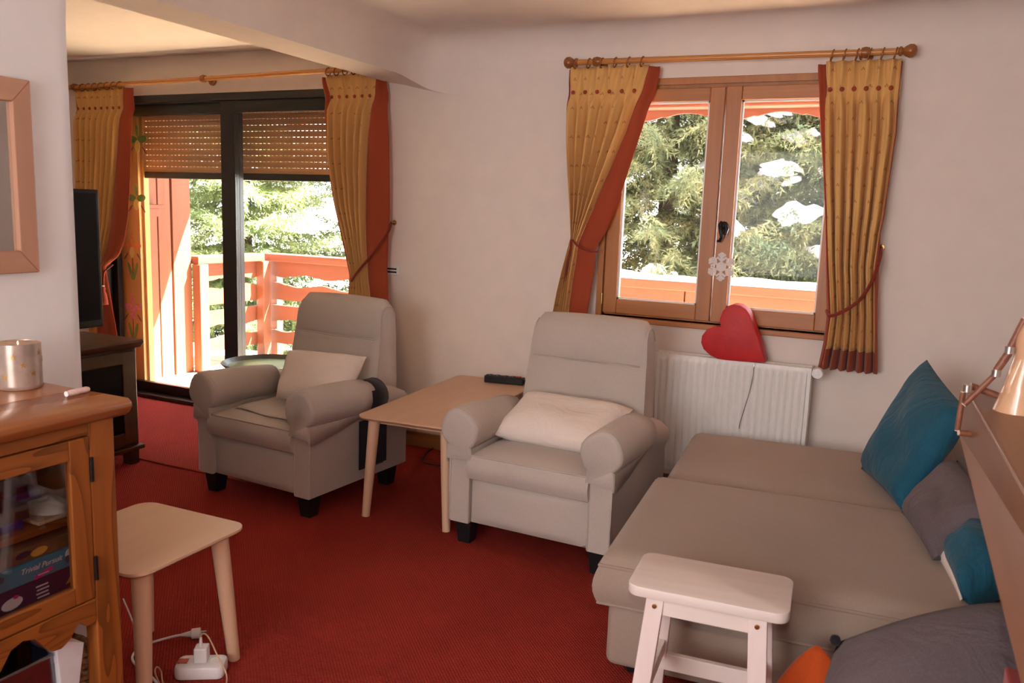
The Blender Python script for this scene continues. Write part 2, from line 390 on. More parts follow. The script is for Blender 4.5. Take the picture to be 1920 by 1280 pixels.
# ------------------------------------------------------------------ the setting
ZC = 2.44                      # ceiling height
WX0, WX1 = -5.2, 2.3           # room extent
MB().box(WX0, WX1, -6.2, 0.02, -0.12, 0.0).build('floor', 'carpet', kind='structure', center=False)
wx, wz0, wz1 = 0.60, 0.935, 2.145
dx0, dx1, dz1 = -4.57, -2.08, 2.18
wb = MB()
wb.box(WX0, dx0, 0, .3, 0, 2.6); wb.box(dx0, dx1, 0, .3, dz1, 2.6); wb.box(dx1, -wx, 0, .3, 0, 2.6)
wb.box(-wx, wx, 0, .3, 0, wz0); wb.box(-wx, wx, 0, .3, wz1, 2.6); wb.box(wx, WX1, 0, .3, 0, 2.6)
wb.build('wall_back', 'plaster', kind='structure', center=False)
MB().box(WX1, WX1+.2, -6.2, .3, 0, 2.6).build('wall_right', 'plaster', kind='structure', center=False)
MB().box(WX0-.2, WX0, -6.2, .3, 0, 2.6).build('wall_alcove', 'plaster', kind='structure', center=False)
wf = MB()   # wall behind the photographer, with an opening added for the fill light
wf.box(WX0-.2, -1.25, -6.4, -6.2, 0, 2.6); wf.box(.55, WX1+.2, -6.4, -6.2, 0, 2.6); wf.box(-1.25, .55, -6.4, -6.2, 0, .8); wf.box(-1.25, .55, -6.4, -6.2, 2.3, 2.6)
wf.build('wall_front', 'plaster', kind='structure', center=False)
ce = MB().box(WX0, WX1, -6.2, .1, ZC, 2.6)
ceil = ce.build('ceiling', 'plaster', kind='structure', center=False)
# curved coves between ceiling, back wall and beam (living side only)
BX0, BX1, BZ = -2.01, -1.758, 2.205
def cove_poly(R, n=9):
    return [(0, 0)]+[(R-R*math.sin(PI/2*i/n)*1.0, -(R-R*math.cos(PI/2*i/n))) for i in range(n+1)]
R = 0.15
pts = [(0.0, ZC)]+[(-(R-R*math.sin(PI/2*i/9)), ZC-(R-R*math.cos(PI/2*i/9))) for i in range(10)]
MB().prism(pts, 'X', BX1+.26, WX1).build('cove', 'plaster', ceil, smooth=40)
pts = [(BX1, ZC)]+[(BX1+(R-R*math.sin(PI/2*i/9)), ZC-(R-R*math.cos(PI/2*i/9))) for i in range(10)]
MB().prism(pts, 'Y', -6.2, -.60).build('cove', 'plaster', ceil, smooth=40)
# beam carrying on from the pillar to the back wall, faired into the wall
bm_ = MB().box(BX0, BX1, -2.75, -.60, BZ, ZC+.05).box(BX0, BX0+.02, -.60, .01, BZ, ZC+.05)
# plan curve of its living-room face where it is plastered round into the wall, and the soffit edge opposite
cur = spl([(BX1, -.60, BZ), (BX1, -.42, BZ), (BX1, -.28, BZ-.002), (BX1+.008, -.15, BZ-.022), (BX1+.055, -.055, 2.152), (BX1+.14, -.010, 2.132), (BX1+.27, -.001, 2.12)], 5)
opp = spl([(BX0, -.60, BZ), (BX0, -.42, BZ), (BX0, -.22, BZ), (BX0+.03, 0, BZ-.004), (BX1-.02, .002, 2.160), (BX1+.12, .002, 2.134), (BX1+.27, .002, 2.12)], 5)
m_ = MB(); nc = len(cur)
for i, c in enumerate(cur):
    t = (cur[min(i+1, nc-1)]-cur[max(i-1, 0)]); t.z = 0; t.normalize(); nrm = Vector((t.y, -t.x, 0))
    m_.v.append(tuple(opp[i])); m_.v.append(tuple(c)); m_.v.append((c.x, c.y, (c.z+ZC-R)/2))
    for k in range(9):
        a = PI/2*k/8; q = Vector((c.x, c.y, 0))+nrm*(R-R*math.cos(a)); m_.v.append((q.x, q.y, ZC-R+R*math.sin(a)))
for i in range(nc-1):
    for k in range(11): m_.f.append((i*12+k, (i+1)*12+k, (i+1)*12+k+1, i*12+k+1))
beam = bm_.build('trim_1', 'plaster', kind='structure', center=False, smooth=35)
m_.build('plaster_sweep', 'plaster', beam, smooth=50)
# pillar / partition at the left with rounded edge flaring into the beam
PX, PY = -1.30, -2.635
def pill(u, v):
    z = v*ZC; fl = max(0, z-1.90)/(ZC-1.90); fl = 0.16*fl**2.2
    r = 0.05; e = PY+fl
    path = [(PX, -6.2), (PX, -3.2), (PX, e-r-.2)]+[(PX-r+r*math.cos(PI/2*i/8), e-r+r*math.sin(PI/2*i/8)) for i in range(9)]+[(PX-.4, e), (BX0, e), (BX0, -6.2)]
    k = u*(len(path)-1); i = int(round(k)); return (path[i][0], path[i][1], z)
MB().grid(pill, 15, 30).build('wall_left', 'plaster_left', kind='structure', center=False, smooth=40)
bb = MB()
for a, b in ((dx1+.02, WX1), (WX0, dx0-.02)): bb.box(a, b, -.018, 0, 0, .092)
bb.build('baseboard_back', 'baseboard_wood', kind='structure', center=False, bevel=.004)
MB().box(WX1-.018, WX1, -6.2, -.02, 0, .092).build('baseboard_right', 'baseboard_wood', kind='structure', center=False)

# ---- window_1: wooden double casement
win = thing('window_1', 'honey-brown wooden casement window with two tall panes above the radiator', 'window', (0, 0, wz0), kind='structure')
FO = 0.628; ZT, ZB = 2.17, 0.900
MB().box(-FO, FO, -.022, .02, ZT-.034, ZT).box(-FO, -FO+.034, -.022, .02, ZB+.02, ZT-.034).box(FO-.034, FO, -.022, .02, ZB+.02, ZT-.034).build('frame_trim', 'window_wood', win, True, bevel=.003)
MB().box(-FO, FO, -.030, .06, ZB, ZB+.028).build('sill', 'window_wood_x', win, True, bevel=.004)
MB().box(-.60, .60, .0, .09, ZT-.055, ZT-.030).box(-.60, -.585, .0, .09, ZB+.03, ZT-.05).box(.585, .60, .0, .09, ZB+.03, ZT-.05).box(-.60, .60, .0, .09, ZB+.025, ZB+.045).build('frame', 'window_wood', win, True)
def sash(x0, x1, dy):
    z0, z1 = ZB+.045, ZT-.052; s = 0.074
    st = MB().box(x0, x0+s, -.028+dy, .04, z0, z1).build('sash', 'window_wood', win, True, bevel=.004)
    MB().box(x1-s, x1, -.028+dy, .04, z0, z1).build('sash_stile', 'window_wood', st, True, bevel=.004)
    for a, b in ((z0, z0+.078), (z1-.066, z1)):
        MB().box(x0+s, x1-s, -.026+dy, .038, a, b).build('sash_rail', 'window_wood_x', st, True, bevel=.004)
    ix0, ix1, iz0, iz1 = x0+s, x1-s, z0+.078, z1-.066
    b = MB(); q = .009
    b.box(ix0, ix1, -.016, -.006, iz0, iz0+q).box(ix0, ix1, -.016, -.006, iz1-q, iz1).box(ix0, ix0+q, -.016, -.006, iz0, iz1).box(ix1-q, ix1, -.016, -.006, iz0, iz1)
    b.build('glazing_bead', 'white_plastic', st, True)
    MB().box(ix0, ix1, .004, .010, iz0, iz1).build('pane', 'window_glass', st, True)
    return st
sash(-.584, -.004, 0); rs = sash(.006, .584, -.012)
hd = MB(); hx, hy, hz = .040, -.052, 1.41
hd.lathe([(0, 0), (.020, 0), (.021, -.006), (.014, -.016), (0, -.018)], (hx, -.040, hz+.028), 14, 'Y')
hd.tube([(hx-.012, hy, hz+.045), (hx-.016, hy-.012, hz+.03), (hx-.008, hy-.018, hz+.0), (hx-.002, hy-.016, hz-.03), (hx-.012, hy-.014, hz-.05), (hx-.024, hy-.010, hz-.05)], [.008, .010, .012, .010, .009, .006], 8)
hd.tube([(hx+.006, hy, hz+.04), (hx+.018, hy-.006, hz+.01), (hx+.012, hy-.010, hz-.02)], [.010, .012, .008], 8)
hd.build('handle', 'iron', win, True, smooth=60)
for z in (1.02, 2.0):
    MB().lathe([(0, -.03), (.007, -.03), (.007, .03), (0, .03)], (-.592, -.030, z), 10).build('hinge', 'brass', win, True, smooth=40)

# ---- door_1: dark sliding door
door = thing('door_1', 'black aluminium sliding glass door opening onto the balcony', 'door', ((dx0+dx1)/2, 0, 0), kind='structure')
MB().box(dx0, dx1, -.02, .12, dz1-.05, dz1).box(dx0, dx0+.045, -.02, .12, 0, dz1-.05).box(dx1-.045, dx1, -.02, .12, 0, dz1-.05).box(dx0, dx1, -.03, .12, 0, .035).build('frame', 'black_metal', door, True, bevel=.003)
def panel(x0, x1, y0, w0, w1):
    p = MB().box(x0, x0+w0, y0, y0+.04, .035, dz1-.05).box(x1-w1, x1, y0, y0+.04, .035, dz1-.05).box(x0+w0, x1-w1, y0, y0+.04, .035, .105).box(x0+w0, x1-w1, y0, y0+.04, dz1-.125, dz1-.05)
    st = p.build('sliding_panel', 'black_metal', door, True, bevel=.003)
    MB().box(x0+w0, x1-w1, y0+.016, y0+.022, .105, dz1-.125).build('pane', 'door_glass', st, True)
panel(-3.355, dx1+.045, .0, .125, .07); panel(dx0+.045, -3.25, .06, .06, .09)

# ---- roller shutter half way down, every slat a piece
sh = thing('roller_shutter', 'tan slatted roller shutter lowered half way behind the sliding door', 'shutter', ((dx0+dx1)/2, .17, 1.62))
sx0, sx1 = -4.262, dx1-.02; sp = 0.0405; zb = 1.665
base = None
for i in range(14):
    if base is None:
        m = MB(); L = sx1-sx0; prof = [(.163, 0), (.163, .006), (.159, .014), (.157, .022), (.160, .0372), (.168, .0372), (.170, .02), (.168, 0)]
        m.prism([(a-.17, b) for a, b in prof], 'X', -L/2, L/2)
        k = int(L/.036); 
        for j in range(k): m.box(-L/2+j*.036, -L/2+j*.036+.016, -.007, -.002, .0370, .0406)
        base = m.build('slat', 'shutter_slat', sh, smooth=30); s_ = base
    else:
        s_ = base.copy(); C.objects.link(s_); s_.parent = sh
    s_.location = (0, 0, zb+i*sp-1.62)
MB().box(sx0, sx1, .155, .178, 1.618, 1.665).build('bottom_bar', 'black_metal', sh, True, bevel=.004)
MB().box(sx0-.03, sx0+.004, .145, .19, 0.03, dz1).build('guide_rail', 'plank_wood', sh, True)
MB().box(sx1-.004, sx1+.03, .145, .19, 0.03, dz1).build('guide_rail', 'black_metal', sh, True)

# ---- carpet remnant laid in the alcove
rg = thing('carpet_piece', 'loose red carpet piece laid inside by the sliding door', 'carpet', (-3.3, -.56, 0))
MB().box(-3.012, -1.98, -1.087, -.03, 0.0005, .008).build('pile', 'carpet_alcove', rg, True, bevel=.003)
MB().box(-5.1, -3.016, -1.087, -.03, 0.0005, .0075).build('pile', 'carpet_alcove', rg, True, bevel=.003)

# ------------------------------------------------------------------ the balcony and the garden
BY = 1.85
dk = MB().box(-6.2, 4.2, .3, 2.02, -.12, -.03).build('balcony_floor', 'deck_wood', kind='structure', center=False)
b0 = None
for i in range(14):
    y = .30+i*.122
    m = MB().box(-6.2, 4.2, y, y+.114, -.03, .0)
    m.build('plank', 'deck_wood', dk, True, bevel=.004)
MB().box(-9, 7, -.0, .3, 2.6, 3.4).build('wall_upper', 'chalet_wood_x', kind='structure', center=False)
rf = MB().box(-6.4, 4.2, .3, 1.27, 2.30, 2.40).build('balcony_roof', 'chalet_wood_x', kind='structure', center=False)
MB().box(-6.4, 4.2, 1.12, 1.24, 2.17, 2.30).build('roof_beam', 'chalet_wood_x', rf, True, bevel=.01)
def scallop(x0, x1, zt, zm, amp, per, ph=0.0, n=14):
    """outline of a board whose lower edge is cut in ogee waves with little steps"""
    pts = [(x0, zt)]; x = x0; bot = []
    k = int((x1-x0)/per*n)
    for i in range(k+1):
        x = x0+(x1-x0)*i/k; t = ((x-x0)/per+ph) % 2.0
        if t < 1: z = zm-amp*math.sin(PI*t)
        else: z = zm+amp*math.sin(PI*(t-1))*0.9-amp*0.35
        bot.append((x, z))
    return pts+bot+[(x1, zt)]
va = thing('eave_valance', 'scalloped red-brown valance board along the balcony eave', 'valance', (-1, 1.26, 2.1))
x = -6.3
while x < 4.0:
    MB().prism(scallop(x, x+1.18, 2.215, 2.135, .030, .295), 'Y', 1.25, 1.275).build('board', 'chalet_wood_x', va, True)
    x += 1.19
# wing wall of boards and battens at the left end of the balcony
wg = thing('wing_wall', 'red-brown board and batten side wall of the balcony', 'wall', (-4.63, .6, 0), kind='structure')
for y0, y1, t in ((.30, .44, 0), (.46, .555, .012), (.575, .70, 0), (.715, .905, .006)):
    MB().box(-4.68, -4.605+t, y0, y1, -.03, 2.35).build('board', 'chalet_wood', wg, True, bevel=.006)
MB().box(-4.68, -4.64, .30, .905, -.03, 2.35).build('backing', 'chalet_wood', wg, True)
MB().box(-4.61, -4.47, .33, .52, 1.395, 1.425).build('ledge', 'chalet_wood_y', wg, True, bevel=.004)
MB().box(-4.61, -4.50, .38, .50, 1.33, 1.395).build('bracket', 'chalet_wood_y', wg, True, bevel=.004)
# painted board beside the sliding door
pk = thing('painted_plank', 'orange pine plank painted with pink orchids beside the sliding door', 'plank', (-4.40, .13, 0))
MB().box(-4.525, -4.283, .118, .142, 0, 2.16).build('board', 'plank_wood', pk, True, bevel=.002)
def ell(cy, cz, a, b, rot, n=14):
    return [(cy+a*math.cos(t)*math.cos(rot)-b*math.sin(t)*math.sin(rot), cz+a*math.cos(t)*math.sin(rot)+b*math.sin(t)*math.cos(rot)) for t in [2*PI*i/n for i in range(n)]]
def flower(q, pet, cen, leaves=True):
    c = at_y(*q, .118); xc, z = c.x, c.z; k = [0]
    def sh_(poly, name, mat):
        k[0] += 1; MB().prism([(a, b) for a, b in poly], 'Y', .1175-.0004*k[0], .119).build(name, mat, pk, True)
    for s in (-1, 1): sh_(ell(xc+s*.050, z+.004, .046, .026, s*.15), 'petal', pet)
    sh_(ell(xc-.004, z+.060, .017, .045, .1), 'petal', pet); sh_(ell(xc-.004, z-.045, .026, .042, 0), 'petal', cen)
    for s in (-1, 1): sh_(ell(xc+s*.068, z-.075, .006, .034, s*.7), 'tendril', 'stem_brown')
    if leaves:
        sh_(ell(xc, z-.155, .004, .075, 0), 'stem', 'stem_brown')
        for s in (-1, 1): sh_(ell(xc+s*.026, z-.185, .013, .070, -s*.32), 'leaf', 'leaf_green')
flower((258, 262), 'leaf_green', 'petal_yellow', False); flower((256, 372), 'leaf_green', 'petal_yellow', False)
flower((248, 462), 'petal_coral', 'petal_yellow'); flower((249, 576), 'petal_pink', 'petal_pink')

# balcony railings: rails, posts and scalloped boards each a piece
ROWS = ((.78, .93, 'd'), (.565, .725, 'u'), (.35, .51, 'd'), (.145, .29, 'u'))
def railing(name, label, along, a0, a1, fixed, mat):
    t = thing(name, label, 'railing', ((a0+a1)/2, fixed, 0) if along == 'X' else (fixed, (a0+a1)/2, 0))
    def bx(u0, u1, w0, w1, z0, z1):
        return MB().box(u0, u1, w0, w1, z0, z1) if along == 'X' else MB().box(w0, w1, u0, u1, z0, z1)
    bx(a0-.04, a1, fixed-.075, fixed+.075, .93, 1.0).build('top_rail', mat, t, True, bevel=.008)
    n = max(1, round((a1-a0)/1.3)); step = (a1-a0)/n
    for i in range(n+1):
        c = a0+i*step
        bx(c-.05, c+.05, fixed+.012, fixed+.10, 0, .93).build('post', 'chalet_wood', t, True, bevel=.006)
    for zi, (z0, z1, d) in enumerate(ROWS):
        for i in range(n):
            u0, u1 = a0+i*step+.006, a0+(i+1)*step-.006
            am = .022
            if d == 'd': poly = scallop(u0, u1, z1, z0+.02, am, .27, .3*zi)
            else:
                q = scallop(u0, u1, -z0, -(z1-.02), am, .27, .3*zi); poly = [(x, -z) for x, z in q]
            m = MB()
            if along == 'X': m.prism(poly, 'Y', fixed-.018, fixed+.012)
            else: m.prism(poly, 'X', fixed-.018, fixed+.012)
            m.build('board', mat, t, True)
    return t
railing('balcony_railing', 'long red-brown scalloped balcony railing facing the garden', 'X', -4.56, 3.4, BY, 'chalet_wood_x')
railing('balcony_railing', 'short sunlit side railing joining the wing wall', 'Y', .95, 1.72, -4.60, 'chalet_wood_y')
def snow_strip(x0, x1, y0, y1, z, h, seed):
    r = random.Random(seed); ph = [r.uniform(0, 6) for _ in range(4)]
    def fn(u, v):
        x = x0+(x1-x0)*u; e = min(1, 6*u, 6*(1-u)); a = PI*v
        hh = h*(0.75+.2*math.sin(5*x+ph[0])+.12*math.sin(13*x+ph[1]))*e**.5
        return (x, (y0+y1)/2-(y1-y0)/2*math.cos(a)*(1+.05*math.sin(9*x+ph[2])), z+hh*math.sin(a)**.7 if 0 < v < 1 else z)
    return MB().grid(fn, 70, 9)
snow_strip(-2.3, 3.3, BY-.07, BY+.075, 1.0, .06, 3).build('snow_ridge', 'snow', smooth=60, label='long ridge of snow lying on the balcony rail outside the window', cat='snow')
gr = MB()
def grd(u, v):
    x = -40+80*u; y = 1.9+60*v
    return (x, y, -3.0+.5*math.sin(x*.3)*math.cos(y*.23)+max(0, y-14)*.16)
gr.grid(grd, 40, 40).build('ground', 'snow', kind='structure', center=False, smooth=60)

# spruces: one crown mesh, each tree its own trunk / foliage / snow
def crown_mesh(name, seed, H, R, z0, nw, nb, mat, needle=(.055, .015)):
    g = np.random.default_rng(seed); V = []; nv = 0
    bases = []; dirs = []; snowp = []
    for k in range(nw):
        z = z0+(H-z0)*(k/nw)**.95; rr = R*(1-(z/H))**.8+.15
        for b in range(nb):
            a = 2*PI*(b+g.uniform(-.3, .3))/nb+k*.9; L = rr*g.uniform(.75, 1.08)
            n = max(5, int(L/.055)); t = np.linspace(.12, 1, n)
            droop = g.uniform(.12, .3)
            px = np.cos(a)*L*t; py = np.sin(a)*L*t; pz = z+g.uniform(-.1, .1)-droop*L*np.sin(t*1.9)+.14*L*t*t
            for i in range(n):
                for s in (-1, 1, 0):
                    tl = (.10+.36*(1-t[i])**.6*min(1, L/1.4))*g.uniform(.6, 1.1)
                    ang = a+s*g.uniform(.6, 1.1)
                    d = np.array([np.cos(ang), np.sin(ang), g.uniform(-.55, .0) if s else -g.uniform(.6, 1.4)]); d /= np.linalg.norm(d)
                    m = max(4, int(tl/.024))
                    q = np.linspace(0, 1, m)[:, None]
                    P = np.array([px[i], py[i], pz[i]])+d*tl*q+np.array([0, 0, -.16])*tl*q**2
                    bases.append(P); dirs.append(np.repeat(d[None], m, 0))
            if g.random() < .40:
                i = int(n*g.uniform(.45, .95)); snowp.append((px[i], py[i], pz[i], L))
    B = np.concatenate(bases); D = np.concatenate(dirs); N = len(B)
    side = g.normal(size=(N, 3)); side -= (side*D).sum(1)[:, None]*D; side /= np.linalg.norm(side, axis=1)[:, None]+1e-9
    nd = D*.75+side*.75; nd /= np.linalg.norm(nd, axis=1)[:, None]
    wv = np.cross(nd, g.normal(size=(N, 3))); wv /= np.linalg.norm(wv, axis=1)[:, None]+1e-9
    ln = needle[0]*g.uniform(.6, 1.4, (N, 1)); wd = needle[1]*g.uniform(.7, 1.3, (N, 1))
    V = np.stack([B-wv*wd*.5, B+wv*wd*.5, B+nd*ln], 1).reshape(-1, 3)
    me = bpy.data.meshes.new(name); me.vertices.add(len(V)); me.vertices.foreach_set('co', V.astype(np.float32).ravel())
    me.loops.add(N*3); me.loops.foreach_set('vertex_index', np.arange(N*3, dtype=np.int32))
    me.polygons.add(N); me.polygons.foreach_set('loop_start', np.arange(0, N*3, 3, dtype=np.int32)); me.polygons.foreach_set('loop_total', np.full(N, 3, dtype=np.int32))
    me.update(); me.validate(); me.materials.append(MATS[mat])
    return me, snowp
def blob_snow(pts, seed, s=1.0):
    g = random.Random(seed); m = MB()
    for (x, y, z, L) in pts:
        a = math.atan2(y, x)
        for _ in range(4):
            l = g.uniform(.06, .17)*s; wdt = l*g.uniform(.5, .9); h = l*g.uniform(.35, .75); ph = g.uniform(0, 6); ox, oy, oz = g.uniform(-.16, .16)*s, g.uniform(-.12, .12)*s, g.uniform(-.05, .05)
            def fn(u, v):
                th = 2*PI*u; p = PI*(v-.5); r = 1+.25*math.sin(3*th+ph)+.18*math.sin(5*th+2*ph+4*v)
                X = l*r*math.cos(th)*math.cos(p); Y = wdt*r*math.sin(th)*math.cos(p); Z = h*math.sin(p)*(1+.25*math.sin(2*th+ph))*(1 if p > 0 else .5)
                return (x+ox+X*math.cos(a)-Y*math.sin(a), y+oy+X*math.sin(a)+Y*math.cos(a), z+oz+.02+Z-.35*X)
            m.grid(fn, 12, 7, True)
    return m
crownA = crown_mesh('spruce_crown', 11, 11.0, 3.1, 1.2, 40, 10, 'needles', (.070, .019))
crownB = crown_mesh('sunlit_crown', 23, 9.0, 2.8, .6, 30, 8, 'needles_sunlit', (.085, .022))
def tree(name, label, crown, loc, rz, sc, snow, group):
    t = thing(name, label, 'tree', loc, rz, group)
    H = 11.0
    MB().tube([(0, 0, -.2), (.02, .01, 2), (-.02, .02, 5), (0, 0, 8.5)], [.20*sc, .17*sc, .11*sc, .04], 10).build('trunk', 'bark', t, smooth=60)
    f = bpy.data.objects.new('foliage', crown[0]); C.objects.link(f); f.parent = t; f.scale = (sc, sc, sc); f['kind'] = 'stuff'
    if snow:
        o = blob_snow([p for p in crown[1]], int(rz*100)+3, snow).build('snow', 'snow', t, smooth=70); o.scale = (sc, sc, sc); o['kind'] = 'stuff'
    return t
G = 'trees in the snowy garden'
tree('spruce_tree', 'large grey-green spruce with snow on its boughs, filling the left pane of the wooden window', crownA, (-1.85, 6.0, -3.6), .4, 1.0, 1.0, G)
tree('spruce_tree', 'snow-laden spruce standing behind the right pane of the wooden window', crownA, (.15, 6.6, -3.9), 2.1, 1.0, 1.5, G)
tree('spruce_tree', 'taller spruce farther back behind the wooden window', crownA, (-1.6, 11.5, -3.4), 3.6, 1.15, .9, G)
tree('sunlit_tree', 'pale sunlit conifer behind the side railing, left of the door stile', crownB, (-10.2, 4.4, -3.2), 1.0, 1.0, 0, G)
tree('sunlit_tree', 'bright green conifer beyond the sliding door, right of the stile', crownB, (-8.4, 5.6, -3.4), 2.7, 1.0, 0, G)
tree('spruce_tree', 'darker spruce beside the right-hand door curtain', crownA, (-6.3, 7.6, -3.5), 5.2, .95, .5, G)

# ------------------------------------------------------------------ armchairs
def armchair(label, loc, rz):
    t = thing('armchair', label, 'armchair', loc, rz, 'matching grey-beige recliner armchairs')
    fab = 'chair_fabric'
    def arm(s):
        # cross-section of the arm panel with its rolled top, lofted front to back
        def prof(top, w):
            zc = top-.082; pts = [(-.045, .105), (-.047, .30), (-.044, zc-.06)]
            for i in range(11):
                a = math.radians(215-i*25); pts.append((.003+w*math.cos(a)*1.0, zc+w*math.sin(a)))
            return pts+[(.044, zc-.06), (.046, .30), (.045, .105)]
        ys = [(-.375, .592, .066), (-.37, .60, .074), (-.2, .598, .076), (.1, .575, .074), (.28, .55, .070), (.37, .525, .06)]
        secs = [[(s*.326+x*s, y, z) for x, z in prof(tp, w)] for y, tp, w in ys]
        m = MB(); n = len(secs[0])
        for sec in secs: m.v += sec
        for j in range(len(secs)-1):
            for i in range(n): m.f.append((j*n+i, j*n+(i+1) % n, (j+1)*n+(i+1) % n, (j+1)*n+i))
        m.f += [tuple(range(n))[::-1], tuple((len(secs)-1)*n+i for i in range(n))]
        a = m.build('arm', fab, t, smooth=50)
        m = MB()       # piping on the outer and front edges
        m.tube([(s*.375, -.374, z) for z in (.11, .2, .3, .41)], .004, 6); m.tube([(s*.281, -.374, z) for z in (.11, .2, .3, .40)], .004, 6)
        m.tube([(s*.372, y, z) for y, z in ((-.37, .42), (-.1, .455), (.2, .50), (.36, .46))], .004, 6)
        m.build('piping', fab, a, smooth=60)
        # loose cover pulled over the front of the roll
        m = MB(); secs = []
        for y, tp, w, hang in ((-.396, .600, .074, .72), (-.394, .610, .083, .85), (-.386, .617, .089, 1.0), (-.36, .620, .092, 1.1), (-.2, .616, .090, .85), (-.05, .608, .088, .55), (.06, .600, .086, .35)):
            zc = .526+(tp-.616)*.5; sec = []
            for i in range(17):
                a = math.radians(235-i*18.1); sec.append((.002+w*math.cos(a), zc+w*math.sin(a)))
            d = .095*hang
            sec = [(-.060+.012*(1-hang), zc-.05-d)]+[(sec[0][0]-.006, sec[0][1]-.0)]+sec+[(sec[-1][0]+.006, sec[-1][1])]+[(.060-.012*(1-hang), zc-.05-d)]
            secs.append([(s*.326+x*s, y, z+.006*math.sin(9*y+i)) for i, (x, z) in enumerate(sec)])
        n = len(secs[0])
        for sec in secs: m.v += sec
        for j in range(len(secs)-1):
            for i in range(n-1): m.f.append((j*n+i, j*n+i+1, (j+1)*n+i+1, (j+1)*n+i))
        m.f.append(tuple(range(n))[::-1])
        cv = m.build('arm_cover', fab, t, smooth=50, solid=.005)
        m = MB().tube(secs[2], .0035, 6); m.build('seam', fab, cv, smooth=60)
        return a
    arm(-1); arm(1)
    # body between the arms, footrest panel and seat cushion
    MB().box(-.285, .285, -.33, .36, .10, .33).build('base', fab, t, bevel=.012, smooth=40)
    def fp(u, v):
        x = -.277+.554*u; z = .108+.205*v; b = 1-(2*u-1)**6; c = 1-(2*v-1)**6
        return (x, -.352-.022*b*c, z)
    MB().grid(fp, 18, 12).add([(-.277, -.30, .108), (.277, -.30, .108), (.277, -.30, .313), (-.277, -.30, .313)], [(0, 1, 2, 3)]).box(-.277, .277, -.352, -.30, .108, .313).build('footrest', fab, t, smooth=50)
    m = MB()
    def seat(u, v):
        a, b = 2*u-1, 2*v-1
        return a, b
    def top(u, v):
        a, b = 2*u-1, 2*v-1; d = (1-abs(a)**5)*(1-abs(b)**5)
        return (.281*a, -.085+.30*b, .420+.028*d**.6)
    def bot(u, v):
        a, b = 2*u-1, 2*v-1
        return (.281*a, -.085+.30*b, .318)
    m.grid(top, 20, 16); m.grid(bot, 20, 16)
    def rim(u, v):
        k = u*4; i = int(k) % 4; f = k-int(k); P = [(-1, -1), (1, -1), (1, 1), (-1, 1), (-1, -1)]
        a = P[i][0]+(P[i+1][0]-P[i][0])*f; b = P[i][1]+(P[i+1][1]-P[i][1])*f
        o = .018*math.sin(PI*v)
        return (.281*a, -.085+(.30+o)*b, .318+.102*v)
    m.grid(rim, 80, 7, True)
    sc = m.build('seat_cushion', fab, t, smooth=55)
    pp = []
    for i in range(33):
        u = i/32; pp.append((-.276+.552*u, -.384, .421))
    MB().tube(pp, .0045, 6).tube([(x, y+.002, .319) for x, y, z in pp], .0045, 6).build('piping', fab, sc, smooth=60)
    # backrest: curved slab, wider at the foot, rolled over at the head
    PF = [(.145, .40), (.165, .48), (.185, .57), (.205, .67), (.222, .755), (.228, .782), (.231, .80), (.238, .86), (.248, .92), (.268, .962), (.300, .985), (.335, .982), (.365, .955), (.380, .90), (.382, .80), (.376, .65), (.368, .45), (.36, .33), (.16, .33)]
    m = MB(); nx = 22; n = len(PF)
    for i in range(nx):
        a = -1+2*i/(nx-1); e = max(0, abs(a)-.86)/.14; rnd = 1-(1-math.sqrt(max(0, 1-e*e)))*.55
        cy = sum(p[0] for p in PF)/n; cz = .66
        for (y, z) in PF:
            w = .315-.030*max(0, min(1, (z-.45)/.5)); 
            yy = .275+(y-.275)*(.80+.20*rnd); zz = z if z < .85 else .85+(z-.85)*(.55+.45*rnd)
            bul = .012*(1-a*a) if y < .26 and z > .45 else 0
            cr = .010 if abs(z-.782) < .004 and abs(a) < .95 else 0
            m.v.append((a*w, yy-bul+cr, zz+.010*(1-a*a)*(z > .9)))
    for i in range(nx-1):
        for j in range(n): m.f.append((i*n+j, i*n+(j+1) % n, (i+1)*n+(j+1) % n, (i+1)*n+j))
    m.f += [tuple(range(n)), tuple((nx-1)*n+j for j in range(n))[::-1]]
    bk = m.build('backrest', fab, t, smooth=48)
    for s in (-1, 1):
        pts = []
        for (y, z) in PF[:14]:
            w = .315-.030*max(0, min(1, (z-.45)/.5)); yy = .275+(y-.275)*.89; zz = z if z < .85 else .85+(z-.85)*.76
            pts.append((s*w*1.002, yy, zz))
        MB().tube(pts, .0035, 6).build('piping', fab, bk, smooth=60)
    MB().tube([(-.27+.54*i/20, .2145-.011*(1-(i/10-1)**2), .782) for i in range(21)], .003, 6).build('stitch_line', fab, bk, smooth=60)
    for sx in (-1, 1):
        for sy in (-1, 1):
            x, y = sx*.318, sy*.315
            if sy > 0: y = .27
            MB().hexa([(x-.030, y-.030, 0), (x+.030, y-.030, 0), (x+.030, y+.030, 0), (x-.030, y+.030, 0)], [(x-.042, y-.042, .108), (x+.042, y-.042, .108), (x+.042, y+.042, .108), (x-.042, y+.042, .108)]).build('foot', 'black_plastic', t, bevel=.003)
    return t
CA = (-1.865, -.945, 0); RA = -.075
CB = (-.452, -.862, 0); RB = -.028
chA = armchair('beige recliner armchair nearest the sliding door, small white cushion upright', CA, RA)
chB = armchair('beige recliner armchair between the long table and the sofa', CB, RB)
